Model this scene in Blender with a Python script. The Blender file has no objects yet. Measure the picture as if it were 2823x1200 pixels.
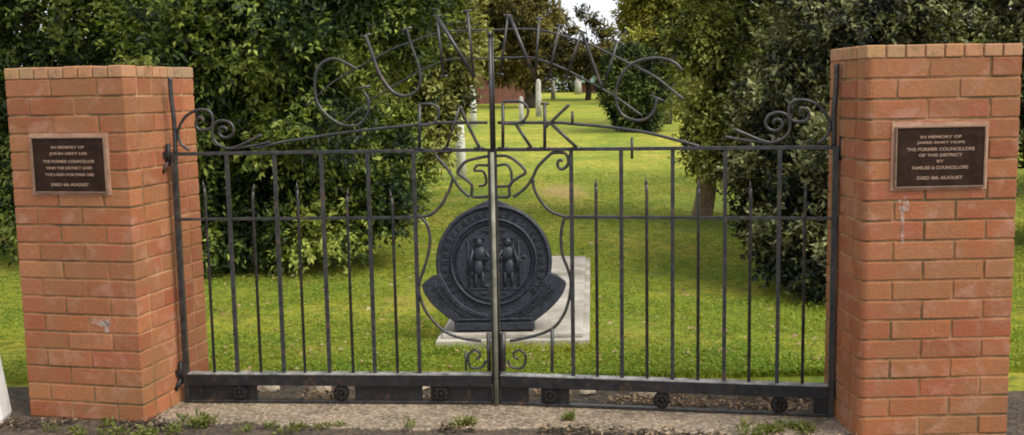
import bpy, bmesh, math, random
import numpy as np
from mathutils import Vector, Matrix

# ------------------------------------------------------------------ camera, sky, sun
SC = bpy.context.scene
COL = SC.collection
cam = bpy.data.cameras.new('camera'); co = bpy.data.objects.new('camera', cam); COL.objects.link(co)
cam.sensor_width = 36.0; cam.lens = 36.33; cam.clip_start = 0.05; cam.clip_end = 600
co.matrix_world = Matrix.Translation((0, 0, 1.545)) @ Matrix.Rotation(math.radians(83.0), 4, 'X') @ Matrix.Rotation(math.radians(-1.03), 4, 'Z')
SC.camera = co
SUN_DIR = Vector((0.82, -0.52, 1.15)).normalized()      # towards the sun
sun = bpy.data.lights.new('sun', 'SUN'); sun.energy = 3.0; sun.angle = math.radians(34); sun.color = (1.0, 0.93, 0.82)
so = bpy.data.objects.new('sun', sun); COL.objects.link(so)
so.rotation_euler = SUN_DIR.to_track_quat('Z', 'Y').to_euler(); so.location = (6, -6, 12)
W = bpy.data.worlds.new('World'); SC.world = W; W.use_nodes = True
nt = W.node_tree; nt.nodes.clear()
sky = nt.nodes.new('ShaderNodeTexSky'); sky.sky_type = 'NISHITA'; sky.sun_disc = False
sky.sun_elevation = math.asin(SUN_DIR.z); sky.sun_rotation = math.atan2(SUN_DIR.x, SUN_DIR.y)
cl = nt.nodes.new('ShaderNodeTexNoise'); cl.inputs['Scale'].default_value = 3.0; cl.inputs['Detail'].default_value = 6
tcw = nt.nodes.new('ShaderNodeTexCoord'); nt.links.new(tcw.outputs['Generated'], cl.inputs['Vector'])
crw = nt.nodes.new('ShaderNodeValToRGB'); crw.color_ramp.elements[0].position = 0.30; crw.color_ramp.elements[1].position = 0.5
crw.color_ramp.elements[0].color = (0.55,)*3+(1,); crw.color_ramp.elements[1].color = (0.95,)*3+(1,)
nt.links.new(cl.outputs['Fac'], crw.inputs['Fac'])
mxw = nt.nodes.new('ShaderNodeMix'); mxw.data_type = 'RGBA'
nt.links.new(crw.outputs['Color'], mxw.inputs[0]); nt.links.new(sky.outputs['Color'], mxw.inputs[6]); mxw.inputs[7].default_value = (8.6, 8.75, 9.1, 1)
bg = nt.nodes.new('ShaderNodeBackground'); bg.inputs['Strength'].default_value = 0.10
nt.links.new(mxw.outputs[2], bg.inputs['Color'])
ow = nt.nodes.new('ShaderNodeOutputWorld'); nt.links.new(bg.outputs[0], ow.inputs[0])
SC.view_settings.view_transform = 'Standard'; SC.view_settings.look = 'None'; SC.view_settings.gamma = 1
SC.view_settings.exposure = 0.46
SC.cycles.use_denoising = True
SC.cycles.pixel_filter_type = 'BLACKMAN_HARRIS'; SC.cycles.filter_width = 1.9
SC.cycles.max_bounces = 6; SC.cycles.transparent_max_bounces = 6

# ------------------------------------------------------------------ helpers
rng = np.random.default_rng(7)
def link(name, me, m, parent=None):
    o = bpy.data.objects.new(name, me); COL.objects.link(o)
    if m: me.materials.append(m)
    if parent: o.parent = parent
    return o
def tag(o, label=None, cat=None, group=None, kind=None):
    if label: o['label'] = label
    if cat: o['category'] = cat
    if group: o['group'] = group
    if kind: o['kind'] = kind
    return o
def thing(name, label, cat, loc=(0, 0, 0), rz=0.0, group=None):
    o = bpy.data.objects.new(name, None); COL.objects.link(o); o.location = loc; o.rotation_euler = (0, 0, rz)
    o.empty_display_size = 0.1
    return tag(o, label, cat, group)
def mesh_np(name, V, F, smooth=False):
    V = np.asarray(V, dtype=np.float32); F = np.asarray(F, dtype=np.int32)
    me = bpy.data.meshes.new(name); k = F.shape[1]
    me.vertices.add(len(V)); me.vertices.foreach_set('co', V.ravel())
    me.loops.add(F.size); me.loops.foreach_set('vertex_index', F.ravel())
    me.polygons.add(len(F)); me.polygons.foreach_set('loop_start', np.arange(0, F.size, k, dtype=np.int32))
    me.polygons.foreach_set('loop_total', np.full(len(F), k, dtype=np.int32))
    if smooth: me.polygons.foreach_set('use_smooth', np.ones(len(F), dtype=bool))
    me.update(calc_edges=True)
    return me
class MB:
    def __init__(s): s.bm = bmesh.new()
    def box(s, a, b, mat=None):
        vs = [s.bm.verts.new((x, y, z)) for z in (a[2], b[2]) for y in (a[1], b[1]) for x in (a[0], b[0])]
        if mat is not None:
            for v in vs: v.co = mat @ v.co
        for f in ((0, 2, 3, 1), (4, 5, 7, 6), (0, 1, 5, 4), (2, 6, 7, 3), (0, 4, 6, 2), (1, 3, 7, 5)):
            s.bm.faces.new([vs[i] for i in f])
        return vs
    def prism(s, pts, z0, z1):                       # polygon (x, y) counter-clockwise, up from z0 to z1
        lo = [s.bm.verts.new((x, y, z0)) for x, y in pts]; hi = [s.bm.verts.new((x, y, z1)) for x, y in pts]
        n = len(pts)
        s.bm.faces.new(lo[::-1]); s.bm.faces.new(hi)
        for i in range(n): s.bm.faces.new((lo[i], lo[(i+1) % n], hi[(i+1) % n], hi[i]))
    def plate(s, pts, y0, y1):                       # polygon (x, z) given thickness along y
        a = [s.bm.verts.new((x, y0, z)) for x, z in pts]; b = [s.bm.verts.new((x, y1, z)) for x, z in pts]
        n = len(pts); s.bm.faces.new(a); s.bm.faces.new(b[::-1])
        for i in range(n): s.bm.faces.new((a[(i+1) % n], a[i], b[i], b[(i+1) % n]))
    def tube(s, pts, r, n=8, square=False, r1=None):
        P = [Vector(p) for p in pts]; rings = []
        N0 = None; m = len(P)
        for i, p in enumerate(P):
            t = (P[min(i+1, m-1)] - P[max(i-1, 0)]).normalized()
            if N0 is None:
                N0 = Vector((0, 1, 0)) if abs(t.y) < 0.9 else Vector((1, 0, 0))
            N0 = (N0 - t * N0.dot(t)).normalized(); B = t.cross(N0)
            rr = r if r1 is None else r + (r1 - r) * i / (m - 1)
            ring = []
            for k in range(n):
                a = 2*math.pi*(k + (0.5 if square else 0)) / n
                q = rr * (1.25 if square else 1)
                ring.append(s.bm.verts.new(p + N0*math.cos(a)*q + B*math.sin(a)*q))
            rings.append(ring)
        for a, b in zip(rings, rings[1:]):
            for k in range(n):
                f = s.bm.faces.new((a[k], a[(k+1) % n], b[(k+1) % n], b[k])); f.smooth = not square
        s.bm.faces.new(rings[0][::-1]); s.bm.faces.new(rings[-1])
    def lathe(s, prof, c=(0, 0, 0), n=24, axis='z', smooth=True):   # profile of (radius, height)
        rings = []
        for r, h in prof:
            ring = []
            for k in range(n):
                a = 2*math.pi*k/n
                q = (r*math.cos(a), r*math.sin(a), h) if axis == 'z' else (r*math.cos(a), h, r*math.sin(a))
                ring.append(s.bm.verts.new((q[0]+c[0], q[1]+c[1], q[2]+c[2])))
            rings.append(ring)
        for a, b in zip(rings, rings[1:]):
            for k in range(n):
                f = s.bm.faces.new((a[k], a[(k+1) % n], b[(k+1) % n], b[k])); f.smooth = smooth
        s.bm.faces.new(rings[0][::-1]); s.bm.faces.new(rings[-1])
    def build(s, name, m, parent=None, bevel=0):
        bmesh.ops.recalc_face_normals(s.bm, faces=s.bm.faces)
        me = bpy.data.meshes.new(name); s.bm.to_mesh(me); s.bm.free()
        o = link(name, me, m, parent)
        if bevel:
            b = o.modifiers.new('bevel', 'BEVEL'); b.width = bevel; b.segments = 2; b.limit_method = 'ANGLE'
        return o
def smooth_curve(pts, k=5):
    P = [np.array(p, float) for p in pts]
    if len(P) < 3: return [tuple(p) for p in P]
    out = []
    for i in range(len(P)-1):
        p0 = P[max(i-1, 0)]; p1 = P[i]; p2 = P[i+1]; p3 = P[min(i+2, len(P)-1)]
        for j in range(k):
            t = j/k
            out.append(tuple(0.5*((2*p1)+(-p0+p2)*t+(2*p0-5*p1+4*p2-p3)*t*t+(-p0+3*p1-3*p2+p3)*t**3)))
    out.append(tuple(P[-1]))
    return out

# value noise, numpy
def _h(i, j, k, s):
    n = (i*374761393 + j*668265263 + k*2147483647 + s*974711) & 0xffffffff
    n = ((n ^ (n >> 13)) * 1274126177) & 0xffffffff
    return ((n ^ (n >> 16)) & 0xffff) / 65535.0
def vnoise(p, s=0):
    p = np.asarray(p); f = np.floor(p).astype(np.int64); t = p - f; t = t*t*(3-2*t)
    r = 0
    for dx in (0, 1):
        for dy in (0, 1):
            for dz in (0, 1):
                w = (t[:, 0] if dx else 1-t[:, 0])*(t[:, 1] if dy else 1-t[:, 1])*(t[:, 2] if dz else 1-t[:, 2])
                r = r + w*_h(f[:, 0]+dx, f[:, 1]+dy, f[:, 2]+dz, s)
    return r
def unit(a): return a/np.maximum(np.linalg.norm(a, axis=1, keepdims=True), 1e-9)
def ground_z(x, y):
    y = np.asarray(y, float)
    return np.clip(y-20, 0, 42)*0.032

# ------------------------------------------------------------------ materials
def nodes(name):
    m = bpy.data.materials.new(name); m.use_nodes = True; n = m.node_tree
    return m, n, n.nodes['Principled BSDF']
def N(n, t, **kw):
    x = n.nodes.new(t)
    for k, v in kw.items(): setattr(x, k, v)
    return x
def noise(n, scale, detail=5, rough=0.55, coord='Object', dist=0.0):
    tc = N(n, 'ShaderNodeTexCoord'); t = N(n, 'ShaderNodeTexNoise')
    t.inputs['Scale'].default_value = scale; t.inputs['Detail'].default_value = detail; t.inputs['Roughness'].default_value = rough
    t.inputs['Distortion'].default_value = dist
    n.links.new(tc.outputs[coord], t.inputs['Vector']); return t.outputs['Fac']
def ramp(n, fac, stops):
    r = N(n, 'ShaderNodeValToRGB'); e = r.color_ramp.elements
    while len(e) < len(stops): e.new(0.5)
    for q, (p, c) in zip(e, stops):
        q.position = p; q.color = (tuple(c) if hasattr(c, '__len__') else (c, c, c)) + (1,)
    n.links.new(fac, r.inputs['Fac']); return r.outputs['Color']
def mix(n, fac, a, b, mode='MIX'):
    x = N(n, 'ShaderNodeMix', data_type='RGBA', blend_type=mode)
    for i, v in ((0, fac), (6, a), (7, b)):
        if isinstance(v, (int, float)): x.inputs[i].default_value = v
        elif isinstance(v, tuple): x.inputs[i].default_value = v + (1,)
        else: n.links.new(v, x.inputs[i])
    return x.outputs[2]
def bump(n, bs, h, strength=0.4, dist=0.01):
    b = N(n, 'ShaderNodeBump'); b.inputs['Strength'].default_value = strength; b.inputs['Distance'].default_value = dist
    n.links.new(h, b.inputs['Height']); n.links.new(b.outputs[0], bs.inputs['Normal'])
def island(n):
    return N(n, 'ShaderNodeNewGeometry').outputs['Random Per Island']

def m_brick():
    m, n, b = nodes('brick')
    c = ramp(n, island(n), [(0.0, (0.27, 0.062, 0.020)), (0.22, (0.42, 0.140, 0.045)), (0.42, (0.32, 0.080, 0.025)), (0.62, (0.38, 0.092, 0.042)), (0.82, (0.46, 0.180, 0.066)), (1.0, (0.34, 0.072, 0.034))])
    c = mix(n, ramp(n, noise(n, 55, 6), [(0.35, 0.0), (0.7, 0.7)]), c, (0.25, 0.105, 0.05))
    c = mix(n, ramp(n, noise(n, 3.5, 5, 0.6), [(0.42, 0.0), (0.62, 0.6)]), c, (0.31, 0.155, 0.06))       # ochre weathering
    c = mix(n, ramp(n, noise(n, 9, 6, 0.7, dist=0.6), [(0.52, 0.0), (0.70, 0.6)]), c, (0.46, 0.26, 0.19))     # lime bloom
    c = mix(n, ramp(n, noise(n, 5.2, 7, 0.75), [(0.60, 0.0), (0.72, 0.5)]), c, (0.12, 0.105, 0.045))      # lichen
    c = mix(n, ramp(n, noise(n, 1.7, 6, 0.7), [(0.44, 0.0), (0.66, 0.45)]), c, (0.20, 0.085, 0.035))      # soot and damp
    c = mix(n, ramp(n, noise(n, 18, 6, 0.8, dist=0.4), [(0.58, 0.0), (0.68, 0.45)]), c, (0.42, 0.20, 0.10))
    n.links.new(c, b.inputs['Base Color']); b.inputs['Roughness'].default_value = 0.88
    bump(n, b, noise(n, 60, 8, 0.75), 0.9, 0.006); return m
def m_mortar():
    m, n, b = nodes('mortar')
    c = ramp(n, noise(n, 6, 6, 0.6), [(0.32, (0.17, 0.085, 0.036)), (0.5, (0.34, 0.165, 0.072)), (0.66, (0.46, 0.27, 0.14))])
    c = mix(n, ramp(n, noise(n, 2.4, 5, 0.7), [(0.46, 0.0), (0.58, 0.85)]), c, (0.11, 0.085, 0.035))
    n.links.new(c, b.inputs['Base Color']); b.inputs['Roughness'].default_value = 0.95
    bump(n, b, noise(n, 160, 5), 0.6, 0.003); return m
def m_cap():
    m, n, b = nodes('capping')
    c = ramp(n, island(n), [(0, (0.42, 0.20, 0.09)), (0.3, (0.40, 0.22, 0.115)), (0.6, (0.46, 0.21, 0.10)), (0.85, (0.32, 0.21, 0.12)), (1, (0.44, 0.24, 0.10))])
    c = mix(n, ramp(n, noise(n, 22, 6, 0.7), [(0.5, 0.0), (0.7, 0.7)]), c, (0.13, 0.11, 0.06))
    n.links.new(c, b.inputs['Base Color']); b.inputs['Roughness'].default_value = 0.95
    bump(n, b, noise(n, 90, 5), 0.6, 0.004); return m
def m_simple(name, a, b2, scale=20, rough=0.5, metal=0.0, bs=0.3, bd=0.002, spec=0.5, lo=0.35, hi=0.65, rust=0.0):
    m, n, b = nodes(name)
    c = ramp(n, noise(n, scale, 6, 0.65), [(lo, a), (hi, b2)])
    if rust: c = mix(n, ramp(n, noise(n, 13, 7, 0.75), [(0.56, 0.0), (0.66, rust)]), c, (0.16, 0.075, 0.035))
    n.links.new(c, b.inputs['Base Color'])
    b.inputs['Roughness'].default_value = rough; b.inputs['Metallic'].default_value = metal
    b.inputs['Specular IOR Level'].default_value = spec
    bump(n, b, noise(n, scale*4, 4), bs, bd); return m
def m_leaf(name, cols, rough=0.5, trans=0.25, spec=0.4, patch=None, tone=False):
    m, n, b = nodes(name)
    k = len(cols)-1
    if tone:                                   # 'tone': lit twig tips and shaded clumps painted into the leaf colour
        at_ = N(n, 'ShaderNodeAttribute', attribute_name='tone')
        c = ramp(n, at_.outputs['Fac'], [(q, cols[i]) for i, q in enumerate((0.22, 0.42, 0.56, 0.70, 0.92))])
    else:
        c = ramp(n, island(n), [(i/k, q) for i, q in enumerate(cols)])
        c = mix(n, ramp(n, noise(n, 1.3, 4, 0.6), [(0.38, 0.0), (0.66, 0.6)]), c, patch or cols[-1])
    n.links.new(c, b.inputs['Base Color']); b.inputs['Roughness'].default_value = rough; b.inputs['Specular IOR Level'].default_value = spec
    tr = N(n, 'ShaderNodeBsdfTranslucent'); ms = N(n, 'ShaderNodeMixShader'); ms.inputs[0].default_value = trans
    hs = mix(n, 1.0, c, (1.3, 1.35, 0.6), 'MULTIPLY')
    n.links.new(hs, tr.inputs['Color'])
    out = n.nodes['Material Output']
    n.links.new(b.outputs[0], ms.inputs[1]); n.links.new(tr.outputs[0], ms.inputs[2]); n.links.new(ms.outputs[0], out.inputs['Surface'])
    return m
def m_lawn():
    m, n, b = nodes('lawn')
    c = ramp(n, noise(n, 0.55, 5, 0.6), [(0.36, (0.20, 0.29, 0.024)), (0.5, (0.38, 0.41, 0.034)), (0.62, (0.56, 0.48, 0.06))])
    c = mix(n, ramp(n, noise(n, 7, 7, 0.8), [(0.45, 0.0), (0.56, 0.85)]), c, (0.12, 0.19, 0.02))
    c = mix(n, ramp(n, noise(n, 38, 4, 0.7), [(0.42, 0.0), (0.7, 0.6)]), c, (0.30, 0.30, 0.07))
    c = mix(n, ramp(n, noise(n, 0.9, 6, 0.75), [(0.54, 0.0), (0.64, 0.6)]), c, (0.50, 0.36, 0.09))
    # worn bare patch in the turf
    tc = N(n, 'ShaderNodeTexCoord'); vm = N(n, 'ShaderNodeVectorMath', operation='SUBTRACT'); n.links.new(tc.outputs['Object'], vm.inputs[0]); vm.inputs[1].default_value = (0.80, 15.9, 0)
    sc = N(n, 'ShaderNodeVectorMath', operation='MULTIPLY'); n.links.new(vm.outputs[0], sc.inputs[0]); sc.inputs[1].default_value = (2.0, 0.62, 0)
    ln = N(n, 'ShaderNodeVectorMath', operation='LENGTH'); n.links.new(sc.outputs[0], ln.inputs[0])
    ad = N(n, 'ShaderNodeMath', operation='ADD'); n.links.new(ln.outputs['Value'], ad.inputs[0]); n.links.new(noise(n, 3, 5, 0.7), ad.inputs[1])
    c = mix(n, ramp(n, ad.outputs[0], [(0.6, 0.9), (1.0, 0.0)]) if False else _inv(n, ad.outputs[0], 0.85, 1.4), c, (0.46, 0.33, 0.12))
    n.links.new(c, b.inputs['Base Color']); b.inputs['Roughness'].default_value = 0.95; b.inputs['Specular IOR Level'].default_value = 0.2
    bump(n, b, noise(n, 30, 6, 0.8), 0.9, 0.05); return m
def _inv(n, v, a, b):
    mr = N(n, 'ShaderNodeMapRange'); mr.inputs['From Min'].default_value = a; mr.inputs['From Max'].default_value = b
    mr.inputs['To Min'].default_value = 0.9; mr.inputs['To Max'].default_value = 0.0; n.links.new(v, mr.inputs['Value']); return mr.outputs[0]
def m_concrete(name, base, dark, speck):
    m, n, b = nodes(name)
    c = ramp(n, noise(n, 3.5, 6, 0.65), [(0.3, dark), (0.6, base)])
    v = N(n, 'ShaderNodeTexVoronoi'); v.inputs['Scale'].default_value = 75
    tc = N(n, 'ShaderNodeTexCoord'); n.links.new(tc.outputs['Object'], v.inputs['Vector'])
    sep = N(n, 'ShaderNodeSeparateColor'); n.links.new(v.outputs['Color'], sep.inputs[0])
    c = mix(n, ramp(n, sep.outputs[0], [(0.55, 0.0), (0.9, 0.75)]), c, speck)
    c = mix(n, ramp(n, sep.outputs[1], [(0.80, 0.0), (0.95, 0.8)]), c, (0.07, 0.06, 0.05))
    c = mix(n, ramp(n, noise(n, 11, 6, 0.75), [(0.55, 0.0), (0.66, 0.8)]), c, (0.075, 0.07, 0.04))
    n.links.new(c, b.inputs['Base Color']); b.inputs['Roughness'].default_value = 0.93
    bump(n, b, v.outputs['Distance'], 0.5, 0.006); return m

M = dict(
    brick=m_brick(), mortar=m_mortar(), cap=m_cap(), lawn=m_lawn(),
    iron=m_simple('black_iron', (0.013, 0.013, 0.014), (0.055, 0.052, 0.050), 30, 0.38, 0.0, 0.6, 0.0015, 0.6, 0.40, 0.72, 0.55),
    iron_low=m_simple('black_paint', (0.005, 0.005, 0.007), (0.018, 0.017, 0.018), 25, 0.55, 0.0, 0.5, 0.0015, 0.4, rust=0.4),
    bolt=m_simple('galvanised_post', (0.10, 0.105, 0.06), (0.30, 0.29, 0.23), 9, 0.6, 0.0, 0.3, 0.001),
    bronze=m_simple('dark_bronze', (0.020, 0.010, 0.006), (0.040, 0.021, 0.014), 18, 0.75, 0.0, 0.2, 0.001, 0.12),
    bronze_lt=m_simple('bronze_letters', (0.26, 0.16, 0.105), (0.37, 0.24, 0.165), 60, 0.5, 0.1, 0.1, 0.0005),
    bronze_fr=m_simple('bronze_frame', (0.15, 0.09, 0.055), (0.24, 0.15, 0.095), 30, 0.7, 0.0, 0.2, 0.0005),
    cast=m_simple('cast_metal', (0.004, 0.006, 0.014), (0.028, 0.031, 0.048), 26, 0.4, 0.0, 0.9, 0.006, 0.5),
    slab=m_simple('pale_stone', (0.20, 0.18, 0.14), (0.46, 0.43, 0.38), 3, 0.85, 0, 0.4, 0.004),
    rosette=m_simple('rosette_iron', (0.006, 0.006, 0.007), (0.030, 0.027, 0.025), 60, 0.7, 0, 0.8, 0.003, 0.2),
    white=m_simple('white_paint', (0.52, 0.53, 0.50), (0.74, 0.75, 0.74), 6, 0.6, 0, 0.2, 0.003),
    lip=m_simple('worn_steel', (0.10, 0.10, 0.095), (0.34, 0.33, 0.31), 22, 0.45, 0, 0.4, 0.001, rust=0.3),  # pale grey puts the sky's reflection into the colour, with rust patches
    clover=m_leaf('clover_leaves', [(0.05, 0.115, 0.015), (0.17, 0.26, 0.028), (0.09, 0.18, 0.02), (0.30, 0.35, 0.05), (0.12, 0.22, 0.025)], 0.7, 0.25, 0.15, (0.26, 0.29, 0.035)),
    greyish=m_simple('weathered_paint', (0.30, 0.30, 0.26), (0.55, 0.54, 0.50), 7, 0.8, 0, 0.3, 0.004),
    concrete=m_concrete('aggregate_concrete', (0.25, 0.185, 0.125), (0.10, 0.075, 0.05), (0.38, 0.31, 0.23)),
    asphalt=m_concrete('asphalt', (0.075, 0.072, 0.075), (0.035, 0.034, 0.036), (0.16, 0.155, 0.15)),
    soil=m_concrete('soil', (0.05, 0.036, 0.024), (0.016, 0.012, 0.009), (0.13, 0.09, 0.05)),
    stone=m_simple('rubble', (0.28, 0.22, 0.15), (0.55, 0.46, 0.34), 16, 0.9, 0, 0.6, 0.01),
    bark=m_simple('bark', (0.20, 0.125, 0.08), (0.46, 0.32, 0.21), 18, 0.9, 0, 0.9, 0.02, 0.2),
    twig=m_simple('dark_bark', (0.025, 0.02, 0.015), (0.07, 0.055, 0.04), 18, 0.9, 0, 0.8, 0.02, 0.2),
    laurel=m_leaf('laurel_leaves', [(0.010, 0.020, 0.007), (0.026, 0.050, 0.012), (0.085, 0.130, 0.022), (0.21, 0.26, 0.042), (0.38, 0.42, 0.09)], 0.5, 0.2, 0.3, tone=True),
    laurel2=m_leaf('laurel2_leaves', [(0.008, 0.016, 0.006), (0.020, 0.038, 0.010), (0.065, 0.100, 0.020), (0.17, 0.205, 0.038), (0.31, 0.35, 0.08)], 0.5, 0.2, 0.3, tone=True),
    olive=m_leaf('olive_leaves', [(0.020, 0.026, 0.009), (0.070, 0.085, 0.020), (0.155, 0.165, 0.040), (0.27, 0.28, 0.065), (0.42, 0.42, 0.15)], 0.5, 0.22, 0.3, tone=True),
    holly=m_leaf('holly_leaves', [(0.010, 0.015, 0.006), (0.034, 0.044, 0.012), (0.105, 0.130, 0.024), (0.26, 0.285, 0.045), (0.44, 0.45, 0.12)], 0.5, 0.18, 0.3, tone=True),
    dark=m_leaf('dark_leaves', [(0.006, 0.009, 0.005), (0.018, 0.023, 0.009), (0.055, 0.062, 0.018), (0.15, 0.155, 0.048), (0.34, 0.34, 0.16)], 0.5, 0.12, 0.3, tone=True),
    conifer=m_leaf('conifer_leaves', [(0.012, 0.013, 0.007), (0.036, 0.036, 0.014), (0.080, 0.078, 0.022), (0.16, 0.115, 0.030), (0.25, 0.22, 0.06)], 0.6, 0.15, 0.2, tone=True),
    autumn=m_leaf('autumn_leaves', [(0.012, 0.018, 0.007), (0.050, 0.062, 0.016), (0.125, 0.125, 0.026), (0.25, 0.215, 0.040), (0.36, 0.36, 0.07)], 0.6, 0.2, 0.2, tone=True),
    far=m_leaf('far_leaves', [(0.012, 0.020, 0.008), (0.038, 0.058, 0.018), (0.085, 0.115, 0.030), (0.15, 0.18, 0.045), (0.26, 0.29, 0.09)], 0.6, 0.15, 0.2, tone=True),
    grassm=m_leaf('grass_blades', [(0.14, 0.24, 0.022), (0.34, 0.38, 0.036), (0.22, 0.33, 0.030), (0.48, 0.45, 0.08)], 0.6, 0.3, 0.2, (0.46, 0.42, 0.045)),
    weed=m_leaf('weed_leaves', [(0.08, 0.11, 0.025), (0.19, 0.20, 0.05), (0.13, 0.16, 0.035)], 0.55, 0.3, 0.3),
    litter=m_leaf('dead_leaves', [(0.16, 0.085, 0.04), (0.34, 0.22, 0.12), (0.24, 0.14, 0.07), (0.42, 0.32, 0.20)], 0.8, 0.05, 0.2),
    house=m_simple('far_brick', (0.15, 0.065, 0.05), (0.24, 0.10, 0.075), 4, 0.9),
    roof=m_simple('far_roof', (0.07, 0.13, 0.10), (0.10, 0.17, 0.13), 3, 0.7),
    roof2=m_simple('brown_roof', (0.09, 0.05, 0.04), (0.13, 0.08, 0.06), 3, 0.8),
    cream=m_simple('cream_paint', (0.55, 0.47, 0.36), (0.62, 0.54, 0.42), 5, 0.6),
    glass=m_simple('window_glass', (0.03, 0.04, 0.05), (0.05, 0.06, 0.07), 3, 0.1),
    blue=m_simple('navy_paint', (0.02, 0.025, 0.07), (0.03, 0.035, 0.09), 5, 0.5),
)
# ------------------------------------------------------------------ ground
def grid_sheet(name, xs, ys, zf, m):
    X, Y = np.meshgrid(xs, ys); Z = zf(X, Y)
    V = np.stack([X, Y, Z], -1).reshape(-1, 3); nx, ny = len(xs), len(ys)
    i = np.arange(nx-1)[None, :] + nx*np.arange(ny-1)[:, None]; i = i.ravel()
    F = np.stack([i, i+1, i+1+nx, i+nx], -1)
    o = link(name, mesh_np(name, V, F, True), m); tag(o, kind='structure'); return o
def lawn_z(X, Y):
    p = np.stack([X.ravel()*0.9, Y.ravel()*0.9, X.ravel()*0], -1)
    b = (vnoise(p, 3).reshape(X.shape)-0.5)*0.05*np.clip((Y-5.6)/2, 0, 1)
    return ground_z(X, Y) + b - 0.012
grid_sheet('lawn', np.concatenate([np.linspace(-200, -10, 12), np.linspace(-9, 9, 73), np.linspace(10, 200, 12)]),
           np.concatenate([[-60, -10, 0, 3, 4.2], np.linspace(5.0, 20, 61), np.linspace(21, 62, 30), [70, 100, 200, 400]]), lawn_z, M['lawn'])
def ragged(name, x0, x1, yb, yf, z, m, seed, amp=0.05, th=0.05):
    # slab with an uneven front edge; yf, yb are functions of x
    xs = np.linspace(x0, x1, 90)
    nz = vnoise(np.stack([xs*7, xs*0+seed, xs*0], -1), seed)-0.5 + 0.5*(vnoise(np.stack([xs*22, xs*0+seed, xs*0], -1), seed+1)-0.5)
    mb = MB(); fr = [(x, yf(x)+amp*q*2) for x, q in zip(xs, nz)]; bk = [(x, yb(x)) for x in xs[::-1]]
    mb.prism(fr+bk, z-th, z)
    o = mb.build(name, m, None, 0.004); tag(o, kind='structure'); return o
gate_y = lambda x: 5.08 - 0.08*(x+1.655) if x < -0.09 else 4.955 - 0.19*(x+0.09)
asp = MB(); asp.box((-60, -40, -0.03), (60, 4.72, -0.004)); tag(asp.build('asphalt_road', M['asphalt']), kind='structure')
sl = MB(); sl.prism([(-30, 4.70), (30, 4.0), (30, 5.05), (2.4, 5.05), (1.5, 5.02), (-0.1, 5.30), (-1.7, 5.42), (-2.6, 5.45), (-30, 5.4)], -0.02, -0.001)
tag(sl.build('soil_strip', M['soil']), kind='structure')
ragged('concrete_threshold', -1.74, 1.62, lambda x: gate_y(x)+0.03, lambda x: gate_y(x)-0.335+0.02*math.sin(x*3), 0.008, M['concrete'], 5, 0.035)

# ------------------------------------------------------------------ brick pillars
def clip_brick(x0, x1, y0, y1, chamf):
    return [(x0, y0), (x1, y0), (x1, y1), (x0, y1)]
def pillar(name, label, loc, ang, w, d, h, bl, seed, left_round=0.0):
    """local x along the front, y to the back, front face at y = 0"""
    t = thing(name, label, 'brick pillar', loc, ang, 'brick gate pillars')
    r = random.Random(seed)
    core = MB(); q = 0.004+left_round*0.8; e = 0.0042
    core.prism([(q, e), (w-e, e), (w-e, d-e), (e, d-e), (e, q)], -0.12, h-0.06); core.build('mortar', M['mortar'], t)
    mb = MB(); ch = 0.0862; nC = int((h-0.055)/ch)+2; z = h-0.058
    j = 0.0095; bd = 0.105
    for c in range(nC):
        zt = z - c*ch; zb = zt - ch + j
        if zb < -0.12: break
        off = (0.5 if c % 2 else 1.0)*bl
        def cuts(L, o):
            q = [0.0]; p = o
            while p < L-0.03: q.append(p); p += bl
            q.append(L); return q
        def jit(): return r.uniform(-0.0022, 0.0018)
        q = cuts(w, off)
        for side in (0, 1):
            for a, b in zip(q, q[1:]):
                a2 = a + (j/2 if a > 0 else 0); b2 = b - (j/2 if b < w else 0); e = jit()
                if side == 0:
                    if a == 0 and left_round:
                        R = left_round; arc = [(R-R*math.cos(k*math.pi/8), R-R*math.sin(k*math.pi/8)) for k in range(5)]
                        mb.prism(arc+[(b2, 0), (b2, bd), (0, bd)], zb, zt)
                    else: mb.prism([(a2, e if 0 < a else 0), (b2, e if b < w else 0), (b2, bd), (a2, bd)], zb, zt)
                else: mb.prism([(a2, d-bd), (b2, d-bd), (b2, d), (a2, d)], zb, zt)
        L = d-2*bd-2*j; q = cuts(L, (1.0 if c % 2 else 0.5)*bl)
        for xx in ((0, bd), (w-bd, w)):
            for a, b in zip(q, q[1:]):
                e = jit()
                mb.prism([(xx[0]+e, bd+j+a+(j/2 if a else 0)), (xx[1]+e, bd+j+a+(j/2 if a else 0)), (xx[1]+e, bd+j+b-(j/2 if b < L else 0)), (xx[0]+e, bd+j+b-(j/2 if b < L else 0))], zb, zt)
    mb.build('brickwork', M['brick'], t, 0.004)
    cp = MB(); n = 8; n2 = 6
    g = 0.003
    for i in range(n):
        a, b = w*i/n, w*(i+1)/n
        for y0, y1 in ((-g, 0.11), (d-0.11, d+g)):
            cp.box((a+0.003-(g if i == 0 else 0), y0+r.uniform(0, 0.002), h-0.054), (b-0.003+(g if i == n-1 else 0), y1, h+r.uniform(-0.003, 0.002)))
    for i in range(n2):
        a, b = 0.115+(d-0.23)*i/n2, 0.115+(d-0.23)*(i+1)/n2
        for x0, x1 in ((-g, 0.2), (w-0.2, w+g)):
            cp.box((x0, a+0.003, h-0.054), (x1, b-0.003, h+r.uniform(-0.003, 0.002)))
    cp.box((0.205, 0.115, h-0.05), (w-0.205, d-0.115, h-0.003))
    cp.build('capping', M['cap'], t, 0.005)
    cb = MB(); cb.box((0.006, 0.006, h-0.0601), (w-0.006, d-0.006, h-0.006)); cb.build('capping_mortar', M['mortar'], t)
    return t
AL = math.radians(13.0)
PLW, PLD = 0.625, 0.62
ca, sa = math.cos(AL), math.sin(AL)
PL0 = (-1.770-PLW*ca, 4.777+PLW*sa)
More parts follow.
